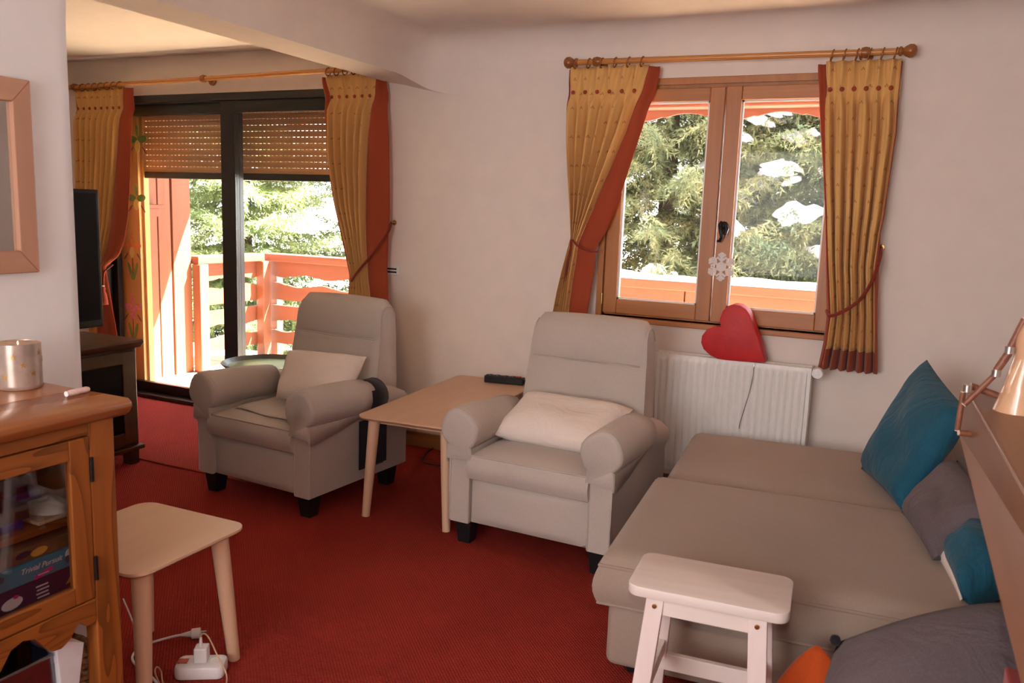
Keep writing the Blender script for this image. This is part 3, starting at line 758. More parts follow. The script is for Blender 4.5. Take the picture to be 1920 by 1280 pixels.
# cloth ties hanging from the covers
def strip(name, pts, w, mat, label, cat, n=(0, 1, 0), thick=.003):
    m = MB(); nn = Vector(n); P = [Vector(p) for p in pts]; vs = []
    for i, p in enumerate(P):
        vs += [p-nn*w/2, p+nn*w/2]
    m.add(vs, [(2*i, 2*i+1, 2*i+3, 2*i+2) for i in range(len(P)-1)])
    return m.build(name, mat, smooth=50, solid=thick, label=label, cat=cat)
def loc2w(c, rz, p): return Matrix.Translation(c) @ Matrix.Rotation(rz, 4, 'Z') @ Vector(p)
for c, rz, par in ((CB, RB, chB), (CA, RA, chA)):
    MB().box(-.384, -.379, -.372, -.318, .205, .43).build('cover_tie', 'chair_fabric', par)
# black organiser draped over the arm of the left chair
og = thing('armrest_organiser', 'black fabric remote-control pocket draped over the armchair arm', 'organiser', loc2w(CA, RA, (.36, .09, .2)), RA)
m = MB(); sec = []
for i in range(13):
    a = math.radians(200-i*17); sec.append((.004+.090*math.cos(a), .512+.086*math.sin(a)))
sec = [(-.062, .40)]+sec+[(.066, .42), (.062, .38), (.062, .16)]
for y in (-.06, .06):
    m.v += [(.326+x-.36, y, z-.2) for x, z in sec]
k = len(sec); m.f += [(i, i+1, k+i+1, k+i) for i in range(k-1)]
m.build('strap', 'black_cloth', og, smooth=45, solid=.006)
MB().box(.026, .034, -.13, .085, -.035, .215).build('pocket', 'black_cloth', og, bevel=.003)
# pale cloth on the seat of the left chair
P = [loc2w(CA, RA, p) for p in ((-.20, -.30, .449), (.24, -.335, .447), (.24, .12, .452), (-.20, .12, .452))]
m = MB().grid(lambda u, v: tuple((P[0]*(1-u)+P[1]*u)*(1-v)+(P[3]*(1-u)+P[2]*u)*v+Vector((0, 0, .004*math.sin(9*u+4*v)*(1-v)+.003))), 12, 12)
m.build('seat_cloth', 'chair_fabric', smooth=50, solid=.003, label='square of beige cloth spread on the seat of the left armchair', cat='cloth')
# white cushions
def cushion(name, label, cat, c, T, mat, seed=1, group=None, pinch=.07, wr=.006, power=.5, n=18, parts=None):
    m = pillow(MB(), *c, T, n, pinch, wr, seed, power)
    return m.build(name, mat, smooth=70, label=label, cat=cat, group=group)
cushion('cushion', 'plain white cushion propped upright in the left armchair', 'cushion',
        [loc2w(CA, RA, p) for p in ((-.12, -.10, .468), (.315, -.06, .500), (-.205, .085, .690), (.305, .115, .710))], .080, 'white_linen', 4, 'white armchair cushions', .04)
cushion('cushion', 'textured white cushion lying back in the armchair beside the sofa', 'cushion',
        [loc2w(CB, RB, p) for p in ((-.285, -.20, .475), (.265, -.20, .475), (-.27, .135, .60), (.28, .13, .60))], .070, 'white_linen', 9, 'white armchair cushions', .05, .009)

# ------------------------------------------------------------------ tables
def ash_leg(par, top, foot, r0=.028, r1=.019, mat='birch_leg'):
    T, B = Vector(top), Vector(foot)
    return MB().tube([B, B*.5+T*.5, T], [r1, (r0+r1)/2*1.04, r0], 14).build('leg', mat, par, smooth=50)
def ash_table(label, loc, rz, sx, sy, h, r, group, splay=.045):
    t = thing('ash_table', label, 'table', loc, rz, group)
    m = MB(); o = rounded_rect(-sx/2, sx/2, -sy/2, sy/2, r, 8); i_ = rounded_rect(-sx/2+.02, sx/2-.02, -sy/2+.02, sy/2-.02, max(.01, r-.02), 8)
    n = len(o)
    m.v = [(x, y, h) for x, y in o]+[(x, y, h-.008) for x, y in o]+[(x, y, h-.022) for x, y in i_]
    m.f = [tuple(range(n)), tuple(range(2*n, 3*n))[::-1]]
    for k in range(2):
        m.f += [(k*n+i, k*n+(i+1) % n, (k+1)*n+(i+1) % n, (k+1)*n+i) for i in range(n)]
    m.build('table_top', 'birch', t, smooth=30)
    for a in (-1, 1):
        for b in (-1, 1):
            ash_leg(t, (a*(sx/2-.062), b*(sy/2-.070), h-.018), (a*(sx/2-.035), b*(sy/2-.042), 0))
    MB().box(-sx/2+.08, sx/2-.08, -sy/2+.09, -sy/2+.11, h-.05, h-.020).box(-sx/2+.08, sx/2-.08, sy/2-.11, sy/2-.09, h-.05, h-.020).build('under_rail', 'birch_leg', t)
    return t
th = .0663; u_ = Vector((-math.sin(th), math.cos(th), 0)); v_ = Vector((math.cos(th), math.sin(th), 0))
tc = Vector((-1.372, -1.195, 0))+u_*.57+v_*.25
ash_table('long pale ash coffee table between the two armchairs', tc, th, .50, 1.14, .50, .045, 'pale ash tables')
ash_table('small square pale ash table half hidden by the pine cabinet', (-1.150, -2.592, 0), 0.02, .45, .44, .45, .055, 'pale ash tables')

# black power strip on the long table, with its cord
a, b = at_z(906, 716, .5), at_z(979, 723, .5); d = (b-a); L = d.length; rz = math.atan2(d.y, d.x)
ps = thing('power_strip', 'black multi-socket power strip on the coffee table', 'power strip', (a+b)/2+Vector((0, .024, 0)), rz)
MB().box(-L/2, L/2, -.024, .024, 0, .040).build('body', 'black_plastic', ps, bevel=.005)
for i in range(4):
    MB().lathe([(.018, .041), (.019, .0425), (.016, .0425), (.015, .034), (0, .034)], (-L/2+.03+i*.046, 0, 0), 16).build('socket', 'black_plastic', ps, smooth=40)
    MB().box(-L/2+.027+i*.046, -L/2+.033+i*.046, -.018, -.013, .041, .044).build('earth_clip', 'steel', ps)
MB().box(L/2-.048, L/2-.020, -.012, .012, .040, .047).build('switch', 'red_switch', ps, bevel=.003)
MB().tube([(L/2-.002, 0, .02), (L/2+.02, 0, .018), (L/2+.035, 0, .014)], [.012, .008, .005], 8).tube([(L/2+.03, 0, .015), (L/2+.07, -.004, .012), (L/2+.095, -.02, .006)], .004, 6).build('cord', 'black_plastic', ps, smooth=60)
pts = [at_z(*q, .006) for q in ((815, 838), (800, 848), (791, 860), (796, 868), (812, 871), (835, 873), (860, 872))]
MB().tube(pts, .004, 6).build('floor_cable', 'black_plastic', smooth=60, label='thin black cable looping on the carpet under the coffee table', cat='cable')

# ------------------------------------------------------------------ sofa bed
so = thing('sofa_bed', 'brown-beige sofa bed with two wide seat cushions under the window', 'sofa', (.112, -1.965, 0), math.radians(4.6))
SF = 'sofa_fabric'
def slab(x0, x1, y0, y1, z0, z1, dome, seed, rr=.05):
    m = MB(); r = random.Random(seed); p1, p2 = r.uniform(0, 6), r.uniform(0, 6)
    nx, ny = 30, 26
    def top(u, v):
        a, b = 2*u-1, 2*v-1; ex = rr*2/(x1-x0); ey = rr*2/(y1-y0)
        def rd(t, e):
            k = max(0, (abs(t)-(1-e))/e); return 1-math.sqrt(max(0, 1-k*k))
        k = max(rd(a, ex), rd(b, ey))
        z = z1-rr*k*.75+dome*(1-a*a)*(1-b*b)+.004*math.sin(6*u+3*v+p1)*(1-a**4)*(1-b**4)+.003*math.sin(13*u-5*v+p2)*(1-a**4)*(1-b**4)
        return ((x0+x1)/2+(x1-x0)/2*a, (y0+y1)/2+(y1-y0)/2*b, z)
    # concentrate samples near the rim
    def w(t):
        s = 2*t-1; return (math.copysign(1-(1-abs(s))**1.7, s)+1)/2
    m.grid(lambda u, v: top(w(u), w(v)), nx, ny)
    zt = z1-rr*.75
    def side(u, v):
        k = u*4; i = int(k) % 4; f = k-int(k); Q = [(x0, y0), (x1, y0), (x1, y1), (x0, y1), (x0, y0)]
        x = Q[i][0]+(Q[i+1][0]-Q[i][0])*f; y = Q[i][1]+(Q[i+1][1]-Q[i][1])*f; o = .016*math.sin(PI*v)
        cx, cy = (x0+x1)/2, (y0+y1)/2
        return (x+o*(x-cx)/(x1-x0)*2, y+o*(y-cy)/(y1-y0)*2, z0+(zt-z0)*v)
    m.grid(side, 80, 7, True)
    return m, zt
m, zt = slab(0, 1.12, 0, .875, .265, .437, .012, 2, .06)
c1 = m.build('seat_cushion', SF, so, smooth=50)
MB().tube([(0, .875, zt), (0, 0, zt), (1.12, 0, zt)], .006, 6).tube([(0, .875, .268), (0, 0, .268), (1.12, 0, .268)], .005, 6).build('piping', SF, c1, smooth=60)
m, zt = slab(.035, 1.12, .900, 1.70, .265, .425, .014, 5, .06)
c2 = m.build('seat_cushion', SF, so, smooth=50)
MB().tube([(.035, 1.70, zt), (.035, .900, zt), (1.12, .900, zt)], .006, 6).build('piping', SF, c2, smooth=60)
m = MB().box(.025, 1.30, .03, 1.70, .045, .262); m.build('base', SF, so, bevel=.03, seg=4, smooth=50)
MB().box(1.13, 1.34, .0, 1.70, .25, .60).build('backrest', SF, so, bevel=.05, seg=4, smooth=50)
for x in (.10, 1.22):
    for y in (.12, 1.6): MB().lathe([(.022, 0), (.028, .05), (0, .05)], (x, y, 0), 12).build('foot', 'black_plastic', so, smooth=40)

CG = 'scatter cushions on the sofa bed'
def W(px, py, z): return at_z(px, py, z)
tb = [at_z(1614, 878, .46), at_z(1690, 955, .46)]
tl = at_y(1735, 672, -.40); tl = Vector((1.07, -.40, 0)); 
tt = at_y(1738, 674, -.46); tr = at_y(1815, 770, -1.02)
cushion('cushion', 'upright teal velvet cushion leaning at the far end of the sofa', 'cushion', [tb[1], tb[0], tr, tt], .075, 'teal_velvet', 3, CG, .03, .016)
g0, g1 = at_z(1690, 960, .46), at_z(1748, 1050, .46)
cushion('cushion', 'grey velvet cushion leaning between the two teal cushions', 'cushion', [g1, g0, at_y(1870, 960, -1.50), at_y(1795, 862, -1.02)], .07, 'grey_velvet', 5, CG, .05, .012)
t0, t1 = at_z(1772, 1050, .465), at_z(1806, 1126, .465)
cushion('cushion', 'teal cushion with white piping half hidden by the wooden console', 'cushion', [t1, t0, at_y(1925, 1060, -1.72), at_y(1842, 985, -1.44)], .085, 'teal_velvet', 8, CG, .03, .010)
wc = [at_z(1786, 1128, .443), at_z(1757, 1046, .443)]
cushion('cushion', 'white cushion behind the half hidden teal cushion', 'cushion', [wc[0]+Vector((.02, .02, 0)), wc[1]+Vector((.0, .03, 0)), at_y(1915, 1040, -1.66), at_y(1832, 985, -1.38)], .045, 'white_linen', 12, CG, .03, .004)
# large grey floor cushion in front of the sofa
gc = thing('floor_cushion', 'large grey velvet floor cushion leaning in the bottom right corner', 'cushion', (1.02, -2.35, 0))
pillow(MB(), (.76, -2.66, .03), (1.36, -2.56, .03), at_y(1570, 1204, -2.24), at_y(1915, 1128, -2.14), .125, 24, -.07, .012, 21, .5).build('cushion_body', 'grey_velvet', gc, True, smooth=70)
k = at_y(1566, 1200, -2.24)
MB().lathe([(0, -.014), (.010, -.010), (.014, 0), (.010, .010), (0, .014)], k, 10).build('corner_knot', 'black_cloth', gc, True, smooth=60)
# orange cloth bag
ob = MB()
pk_ = at_y(1534, 1208, -2.10)
def bag(u, v):
    a = 2*PI*u; r = (1-v**1.5)**.75*(1+.10*math.cos(3*a+.6)+.06*math.cos(5*a))
    tw = .30*max(0, math.cos(a-4.5))**8*(1-v)*v*2
    return (pk_.x-.03*(1-v)+.150*(r-tw)*math.cos(a), pk_.y+.095*(r-tw)*math.sin(a), .012+(pk_.z-.012)*v)
ob.grid(bag, 40, 18, True).build('cloth_bag', 'orange_cloth', smooth=60, label='bright orange cloth bag slumped against the grey floor cushion', cat='bag')
MB().box(1.105, 1.36, -2.84, -2.70, .5555, .712).build('gift_box', 'red_cloth', bevel=.004, label='deep red box on the lower shelf of the console', cat='box')

# ------------------------------------------------------------------ white stool
SH = .52
sc_ = [at_z(*q, SH) for q in ((1172, 1090), (1213, 1036), (1488, 1078), (1482, 1160))]
cx = sum((q for q in sc_), Vector())/4; rz = math.atan2((sc_[3]-sc_[0]).y, (sc_[3]-sc_[0]).x)*.5+math.atan2((sc_[2]-sc_[1]).y, (sc_[2]-sc_[1]).x)*.5
wst = ((sc_[3]-sc_[0]).length+(sc_[2]-sc_[1]).length)/2; dst = ((sc_[1]-sc_[0]).length+(sc_[2]-sc_[3]).length)/2
st = thing('step_stool', 'white-stained wooden stool standing in front of the sofa bed', 'stool', (cx.x, cx.y, 0), rz)
MB().prism(rounded_rect(-wst/2, wst/2, -dst/2, dst/2, .035, 6), 'Z', SH-.028, SH).build('seat', 'white_wood', st, bevel=.004, smooth=30)
lx, ly = wst/2-.075, dst/2-.028
for sx in (-1, 1):
    for sy in (-1, 1):
        # flat legs, splayed out to the front / back
        tx, bx_ = sx*(lx), sx*(lx+.035); ty, by = sy*ly, sy*(ly+.075); w2 = .023; t2 = .011
        lg = MB().hexa([(bx_-w2, by-t2, 0), (bx_+w2, by-t2, 0), (bx_+w2, by+t2, 0), (bx_-w2, by+t2, 0)], [(tx-w2, ty-t2, SH-.028), (tx+w2, ty-t2, SH-.028), (tx+w2, ty+t2, SH-.028), (tx-w2, ty+t2, SH-.028)]).build('leg', 'white_wood_z', st, bevel=.002)
        MB().lathe([(0, 0), (.006, 0), (.006, -.003), (0, -.004)] if sy < 0 else [(0, .004), (.006, .003), (.006, 0), (0, 0)], (tx*1.002, ty+sy*.0165, SH-.05), 10, 'Y').build('screw', 'brass', lg, smooth=40)
for sy in (-1, 1):
    MB().box(-lx+.02, lx-.02, sy*ly-.010, sy*ly+.010, SH-.075, SH-.028).build('apron', 'white_wood', st, bevel=.002)
    yb = sy*(ly+.045); MB().box(-lx-.02, lx+.02, yb-.010, yb+.010, .165, .215).build('stretcher', 'white_wood', st, bevel=.002)
for sx in (-1, 1):
    MB().box(sx*(lx+.01)-.010, sx*(lx+.01)+.010, -ly-.04, ly+.04, .225, .265).build('side_stretcher', 'white_wood', st, bevel=.002)

# ------------------------------------------------------------------ wooden console at the right, near the camera
co = thing('console', 'dark brown wooden console with thick top at the right edge', 'console', (1.28, -2.7, 0))
MB().hexa([(1.05, -3.6, .928), (1.50, -3.6, .928), (1.50, -1.835, .928), (1.05, -1.835, .928)],
          [(1.115, -3.6, 1.052), (1.50, -3.6, 1.052), (1.50, -1.90, 1.052), (1.058, -1.90, 1.052)]).build('top', 'console_wood', co, True, bevel=.006)
MB().box(1.40, 1.48, -3.5, -3.42, 0, .93).build('leg', 'console_wood', co, True, bevel=.004)
MB().box(1.40, 1.48, -2.05, -1.97, 0, .93).build('leg', 'console_wood', co, True, bevel=.004)
MB().box(1.10, 1.48, -3.48, -2.68, .53, .555).build('lower_shelf', 'console_wood', co, True)
MB().box(1.43, 1.46, -3.42, -2.05, .35, .90).build('back_panel', 'console_wood', co, True)
# carved wooden figure and twig star standing on it
zt_ = 1.052
b0 = at_z(1893, 772, zt_); fx, fy = b0.x+.02, b0.y+.01
fg = thing('carved_figure', 'pale polished carved wooden figure on the console', 'figurine', (fx, fy, zt_))
m = MB()
def fig(u, v):
    a = 2*PI*u; prof = [(0, .050), (.05, .046), (.2, .036), (.42, .031), (.6, .036), (.72, .030), (.80, .018), (.86, .026), (.94, .024), (1.0, .004)]
    r = np.interp(v, [p[0] for p in prof], [p[1] for p in prof]); r *= 1+.16*math.cos(2*a+.5)+.08*math.cos(3*a)*(v < .5)
    return (r*math.cos(a)+.05*v*v, r*math.sin(a), .30*v)
m.grid(fig, 24, 30, True).build('body', 'carved_wood', fg, smooth=70)
ar = MB().tube([(-.018, -.012, .0), (-.026, -.015, .06), (-.012, -.014, .12), (.0, -.01, .15)], [.012, .012, .010, .006], 10); ar.build('arm', 'carved_wood', fg, smooth=70)
ts = thing('twig_star', 'star of bound brown twigs leaning against the carved figure', 'ornament', at_z(1840, 780, zt_))
def twig(p, q, r=.0065):
    A, B = Vector(p), Vector(q); d = (B-A).normalized()
    s = MB().tube([A, A*.5+B*.5, B], [r, r*1.05, r], 10).build('twig', 'twig_brown', ts, True, smooth=50)
    MB().tube([A-d*.002, A+d*.0005], r*.92, 10).build('cut_end', 'twig_end', s, True)
    MB().tube([B-d*.0005, B+d*.002], r*.92, 10).build('cut_end', 'twig_end', s, True)
    return s
Yt = -2.10
def T(px, py, y=Yt): return at_y(px, py, y)
twig(T(1808, 758), T(1868, 700)); twig(T(1866, 698, Yt-.01), T(1896, 655, Yt-.01), .0085); twig(T(1806, 735, Yt+.02), T(1795, 806, Yt+.02)); twig(T(1820, 723, Yt+.03), T(1872, 742, Yt+.03), .008)
twig(T(1893, 655, Yt-.0), T(1922, 598, Yt), .008); twig(T(1798, 811, Yt+.0), T(1830, 814, Yt+.01), .007)
for q in ((1868, 699), (1893, 656), (1814, 728)):
    c = T(*q, Yt-.012); MB().lathe([(0, -.008), (.010, -.008), (.010, .008), (0, .008)], c, 10).build('wire_binding', 'steel', ts, True, smooth=40)

# ------------------------------------------------------------------ curtains, rods, tiebacks
def rod(name, label, p0, p1, r, finials, brackets, mat='rod_wood', grp=None):
    t = thing(name, label, 'curtain rod', ((p0.x+p1.x)/2, p0.y, min(p0.z, p1.z)))
    MB().tube([p0, p1], r, 14).build('pole', mat, t, True, smooth=50)
    d = (p1-p0).normalized()
    for e, s in finials:
        pf = [(0, -.012), (r*1.0, -.012), (r*1.45, -.006), (r*1.45, .002), (r*.9, .008), (r*1.5, .018), (r*2.05, .034), (r*2.0, .050), (r*1.3, .062), (0, .066)]
        pf = [(a, b*s) for a, b in pf]
        if s < 0: pf = pf[::-1]
        MB().lathe(pf, e, 18, 'X').build('finial', 'rod_dark', t, True, smooth=60)
    for b in brackets:
        pb = p0+(p1-p0)*b
        m = MB().lathe([(0, -.018), (r*1.45, -.018), (r*1.75, 0), (r*1.45, .018), (0, .018)], pb, 16, 'X')
        m.tube([pb+Vector((0, .01, 0)), Vector((pb.x, -.003, pb.z))], .011, 10)
        m.lathe([(.032, -.001), (.032, -.012), (.02, -.016), (0, -.016)], (pb.x, 0, pb.z), 16, 'Y')
        m.build('bracket', 'rod_dark', t, True, smooth=50)
    return t
YR = -.085
wr0, wr1 = at_y(1080, 117, YR), at_y(1690, 96, YR)
rod('curtain_rod', 'wooden curtain rod with ball finials above the casement window', wr0, wr1, .0145, ((wr0, -1), (wr1, 1)), (.075, .905))
dr0, dr1 = at_y(236, 157, YR), at_y(616, 132.5, YR); dd = (dr1-dr0)/(dr1.x-dr0.x)
D0 = dr0+dd*(-4.78-dr0.x); D1 = dr0+dd*(-1.80-dr0.x)
rod('curtain_rod', 'longer wooden curtain rod above the sliding door', D0, D1, .0145, ((D0, -1),), (.46, .04))
jn = D0+dd*(at_y(401, 147, YR).x-D0.x)

def curtain(label, L, B1, B2, Rr, rodp, nf, zbot, y0=-.050, amp=.052, hem_z=None, zb_px=None, flip=1, world_tail=None, seed=1, ring_n=None):
    def conv(pts):
        o = []
        for q in pts: p = at_y(q[0], q[1], y0-.01) if len(q) == 2 else Vector((q[0], 0, q[2])); o.append((p.z, p.x))
        o.sort(); return [a for a, b in o], [b for a, b in o]
    cv = {k: conv(v) for k, v in dict(L=L, B1=B1, B2=B2, R=Rr).items()}
    def X(k, z): return float(np.interp(z, *cv[k]))
    ztop = max(cv['B2'][0][-1], cv['B1'][0][-1])
    t = thing('curtain', label, 'curtain', ((X('L', ztop)+X('R', ztop))/2, y0, zbot), 0, 'yellow patterned curtains with terracotta borders')
    zbut = at_y(*zb_px, y0-.01).z
    nz = 64; zs = [ztop+(zbot-ztop)*(i/(nz-1)) for i in range(nz)]
    W0 = X('B2', ztop)-X('B1', ztop); flat = W0*1.9
    r = random.Random(seed); ph = [r.uniform(0, 6.28) for _ in range(4)]
    def P(u, z, x0, x1, full=True):
        w = x1-x0; x = x0+w*u; k = 2*PI*nf*u
        g = math.exp(-((z-zbut)/.05)**2); up = max(0, min(1, (z-zbut)/.06)); 
        comp = min(1.4, max(.65, W0/max(w, .05)))
        A = amp*comp*(1-.78*g)*(1-.35*up)
        wob = .6*math.sin(3.1*z+ph[0])*u*(1-u)*2
        y = y0-A*(.5+.5*math.sin(k+wob*.9))**.6 - A*.12*math.sin(2*k+ph[2]+2*z)*(1-g)
        x += -(w/nf/6.28)*(.78*g+.15*up)*math.sin(k-PI/2)*1.0+(w/nf)*.10*math.sin(k*.5+ph[3]+1.3*z)*(1-g)*(u*(1-u)*4)
        return (x, y, z)
    # patterned centre
    NU = nf*14+1
    def build_zone(name, mat, za, zb_, ka, kb, nu, parent, fold=True):
        zz = [za+(zb_-za)*i/(nz-1) for i in range(nz)]; m = MB(); m.uv = []
        for z in zz:
            x0, x1 = X(ka, z), X(kb, z)
            for i in range(nu):
                u = i/(nu-1)
                if fold: p = P(u, z, x0, x1)
                else:
                    uu = 0.0 if ka == 'L' else 1.0
                    q = P(uu, z, X('B1', z), X('B2', z)); s = u if ka != 'L' else 1-u
                    p = (x0+(x1-x0)*u, q[1]+.010*math.sin(PI*u*1.5+2*z)+.012*s, z)
                m.v.append(p); m.uv.append((flat*u, z))
        m.f = [(j*nu+i, j*nu+i+1, (j+1)*nu+i+1, (j+1)*nu+i) for j in range(nz-1) for i in range(nu-1)]
        return m.build(name, mat, parent, True, smooth=80, solid=.002)
    zh = hem_z if hem_z else zbot
    build_zone('patterned_cloth', 'curtain_cloth', ztop, zh, 'B1', 'B2', NU, t)
    if hem_z: build_zone('hem', 'terracotta_cloth', zh, zbot, 'B1', 'B2', NU, t)
    zt2 = ztop-.012
    if max(abs(X('B1', z)-X('L', z)) for z in zs) > .006: build_zone('border', 'terracotta_cloth', zt2, zbot, 'L', 'B1', 8, t, False)
    if max(abs(X('B2', z)-X('R', z)) for z in zs) > .006: build_zone('border', 'terracotta_cloth', zt2, zbot, 'B2', 'R', 12, t, False)
    for i in range(nf):
        u = (i+.5)/nf; p = P(u, zbut, X('B1', zbut), X('B2', zbut))
        MB().lathe([(0, -.008), (.009, -.006), (.011, 0), (0, .002)], (p[0], p[1]-.012, p[2]), 12, 'Y').build('button', 'terracotta_cloth', t, True, smooth=60)
        xr = X('B1', ztop)+(X('B2', ztop)-X('B1', ztop))*u; tr = (xr-rodp[0].x)/(rodp[1].x-rodp[0].x); pr = rodp[0]+(rodp[1]-rodp[0])*tr
        rg_ = [(pr.x+.006*math.sin(a), pr.y+.024*math.cos(a), pr.z-.007+.024*math.sin(a)) for a in [2*PI*q/20 for q in range(20)]]
        MB().tube(rg_, .0035, 6, True).build('curtain_ring', 'rod_dark', t, True, smooth=60)
    return t
curtain('curtain left of the wooden window, tied back to the left',
    [(1070, 127), (1066, 180), (1066, 250), (1070, 330), (1075, 400), (1077, 446), (1062, 500), (1050, 545), (1040, 590), (1026, 650)],
    [(1071, 127), (1067, 180), (1067, 250), (1071, 330), (1076, 400), (1078, 446), (1063, 500), (1052, 545), (1043, 590), (1032, 650)],
    [(1219, 128), (1200, 185), (1178, 250), (1152, 310), (1125, 370), (1103, 420), (1088, 455), (1084, 480), (1076, 530), (1069, 585), (1060, 650)],
    [(1237, 137), (1222, 190), (1203, 250), (1180, 320), (1160, 380), (1140, 430), (1118, 466), (1117, 500), (1110, 545), (1103, 590), (1096, 650)],
    (wr0, wr1), 6, .80, zb_px=(1140, 172), seed=3)
curtain('curtain right of the wooden window, tied back low with a plain hem',
    [(1534, 127), (1537, 190), (1540, 250), (1545, 330), (1548, 400), (1549, 470), (1550, 540), (1551, 592), (1545, 640), (1534, 690)],
    [(1549, 118), (1548, 190), (1548, 250), (1549, 330), (1552, 400), (1554, 470), (1557, 540), (1559, 592), (1552, 640), (1541, 690)],
    [(1691, 110), (1683, 190), (1679, 250), (1667, 330), (1657, 400), (1649, 440), (1640, 500), (1640, 560), (1640, 620), (1640, 690)],
    [(1693, 110), (1685, 190), (1681, 250), (1669, 330), (1659, 400), (1651, 440), (1648, 500), (1646, 560), (1645, 620), (1646, 690)],
    (wr0, wr1), 6, at_y(1600, 696, -.085).z, hem_z=at_y(1600, 657, -.085).z, zb_px=(1610, 167), seed=5)
curtain('curtain at the right of the sliding door, partly behind the left armchair',
    [(605, 152), (612, 200), (616, 255), (621, 320), (630, 382), (646, 454), (660, 518), (658, 560), (-2.24, 0, .6), (-2.26, 0, .02)],
    [(612, 141), (620, 190), (622, 255), (628, 320), (638, 382), (654, 445), (668, 512), (664, 560), (-2.22, 0, .6), (-2.23, 0, .02)],
    [(709, 144), (702, 200), (696, 260), (693, 330), (691, 400), (692, 450), (696, 520), (701, 560), (-2.03, 0, .6), (-2.00, 0, .02)],
    [(723, 150), (727, 200), (731, 260), (732, 320), (733, 400), (731, 440), (730, 500), (733, 555), (-1.90, 0, .6), (-1.80, 0, .02)],
    (D0, D1), 6, .015, zb_px=(665, 181), seed=8)
curtain('curtain at the left of the sliding door, behind the television',
    [(-4.68, 0, 2.24), (-4.68, 0, 1.5), (-4.62, 0, 1.1), (-4.50, 0, .965), (-4.56, 0, .80), (-4.60, 0, .02)],
    [(-4.675, 0, 2.24), (-4.675, 0, 1.5), (-4.61, 0, 1.1), (-4.495, 0, .965), (-4.555, 0, .80), (-4.595, 0, .02)],
    [(236, 165), (233, 200), (228, 280), (223, 350), (217, 420), (208, 465), (-4.455, 0, .965), (-4.50, 0, .80), (-4.54, 0, .02)],
    [(249, 172), (248, 250), (247, 330), (246, 400), (240, 450), (230, 480), (-4.40, 0, .965), (-4.37, 0, .80), (-4.27, 0, .30), (-4.24, 0, .02)],
    (D0, D1), 8, .015, zb_px=(195, 203), seed=11)
def tieback(label, pts, r=.0075, extra=None):
    t = thing('curtain_tieback', label, 'tieback', pts[len(pts)//2], 0, 'terracotta rope tiebacks')
    MB().tube(pts, r, 8).build('rope', 'rope_red', t, True, smooth=60)
    if extra: extra(t)
    return t
Yc = -.142
def hook(p):
    def f(t):
        MB().tube([(p.x, 0, p.z), (p.x, -.05, p.z), (p.x, -.06, p.z+.012)], .005, 8).lathe([(.016, 0), (.014, -.006), (0, -.007)], (p.x, -.001, p.z), 12, 'Y').build('wall_hook', 'brass', t, True, smooth=50)
    return f
hk = at_y(733, 417, -.04)
tieback('rope tieback across the curtain right of the sliding door', spl([hk, at_y(727, 436, -.11), at_y(705, 468, Yc), at_y(680, 498, Yc), at_y(664, 518, Yc), at_y(657, 530, -.10)]), .008, hook(hk))
hk2 = at_y(1652, 464, -.04)
tieback('rope tieback sweeping down across the curtain right of the window', spl([hk2, at_y(1650, 482, -.115), at_y(1636, 525, Yc), at_y(1612, 562, Yc), at_y(1580, 584, Yc), at_y(1556, 592, Yc), at_y(1550, 582, -.10)]), .008, hook(hk2))
hk3 = at_y(1076, 432, -.035)
tieback('rope tieback with a hanging loop on the curtain left of the window', spl([hk3, at_y(1068, 462, -.06), at_y(1058, 505, -.07), at_y(1047, 548, -.08), at_y(1046, 561, -.09), at_y(1052, 562, -.10), at_y(1057, 540, -.11), at_y(1063, 500, -.135), at_y(1070, 465, -.14), at_y(1072, 450, -.145), at_y(1085, 462, -.15), at_y(1104, 470, -.145), at_y(1120, 471, -.11)]), .006, hook(hk3))
def tassel(t):
    c = at_y(194, 545, -.16)
    MB().lathe([(0, .03), (.012, .028), (.016, .012), (.010, .0), (.022, -.03), (.030, -.10), (0, -.10)], c, 14).build('tassel', 'rope_red', t, True, smooth=50)
    MB().lathe([(0, -.012), (.012, 0), (0, .012)], c+Vector((0, 0, .035)), 12).build('bead', 'wax', t, True, smooth=60)
tieback('tasselled tieback beside the television', spl([at_y(212, 496, -.13), at_y(204, 502, -.15), at_y(196, 510, -.16), at_y(194, 530, -.16), at_y(194, 540, -.16)]), .006, tassel)

# ------------------------------------------------------------------ radiator and what stands on it
ra = thing('radiator', 'white ribbed panel radiator under the window', 'radiator', (.14, -.09, .14))
rx0, rx1 = at_y(1228, 658, -.13).x, at_y(1521, 688, -.13).x; rz1 = at_y(1400, 678, -.13).z; rz0 = .16
nr = 23
def rp(u, v):
    x = rx0+(rx1-rx0)*u; k = (u*nr) % 1.0; e = min(1, (1-v)*(rz1-rz0)/.05, v*(rz1-rz0)/.05); e = max(0, min(1, (e-.35)*3)) if 0 < v < 1 else 0
    if u < .02 or u > .98: e = 0
    d = .009*(0.5-.5*math.cos(2*PI*k))**.5
    return (x, -.132-d*e, rz0+(rz1-rz0)*v)
vv = [0, .02, .04, .055, .07, .09, .5, .91, .93, .945, .96, .98, 1]
m = MB(); NX = nr*10+1
for v in vv: m.v += [rp(i/(NX-1), v) for i in range(NX)]
m.f = [(j*NX+i, j*NX+i+1, (j+1)*NX+i+1, (j+1)*NX+i) for j in range(len(vv)-1) for i in range(NX-1)]
m.build('front_panel', 'white_metal', ra, True, smooth=45)
MB().box(rx0, rx1, -.131, -.118, rz0, rz1).box(rx0, rx1, -.055, -.045, rz0, rz1).build('back_panel', 'white_metal', ra, True)
MB().box(rx0-.004, rx0+.002, -.134, -.043, rz0, rz1+.001).build('side_cover', 'white_metal', ra, True); MB().box(rx1-.002, rx1+.004, -.134, -.043, rz0, rz1+.001).build('side_cover', 'white_metal', ra, True)
g = MB()
nb = 36
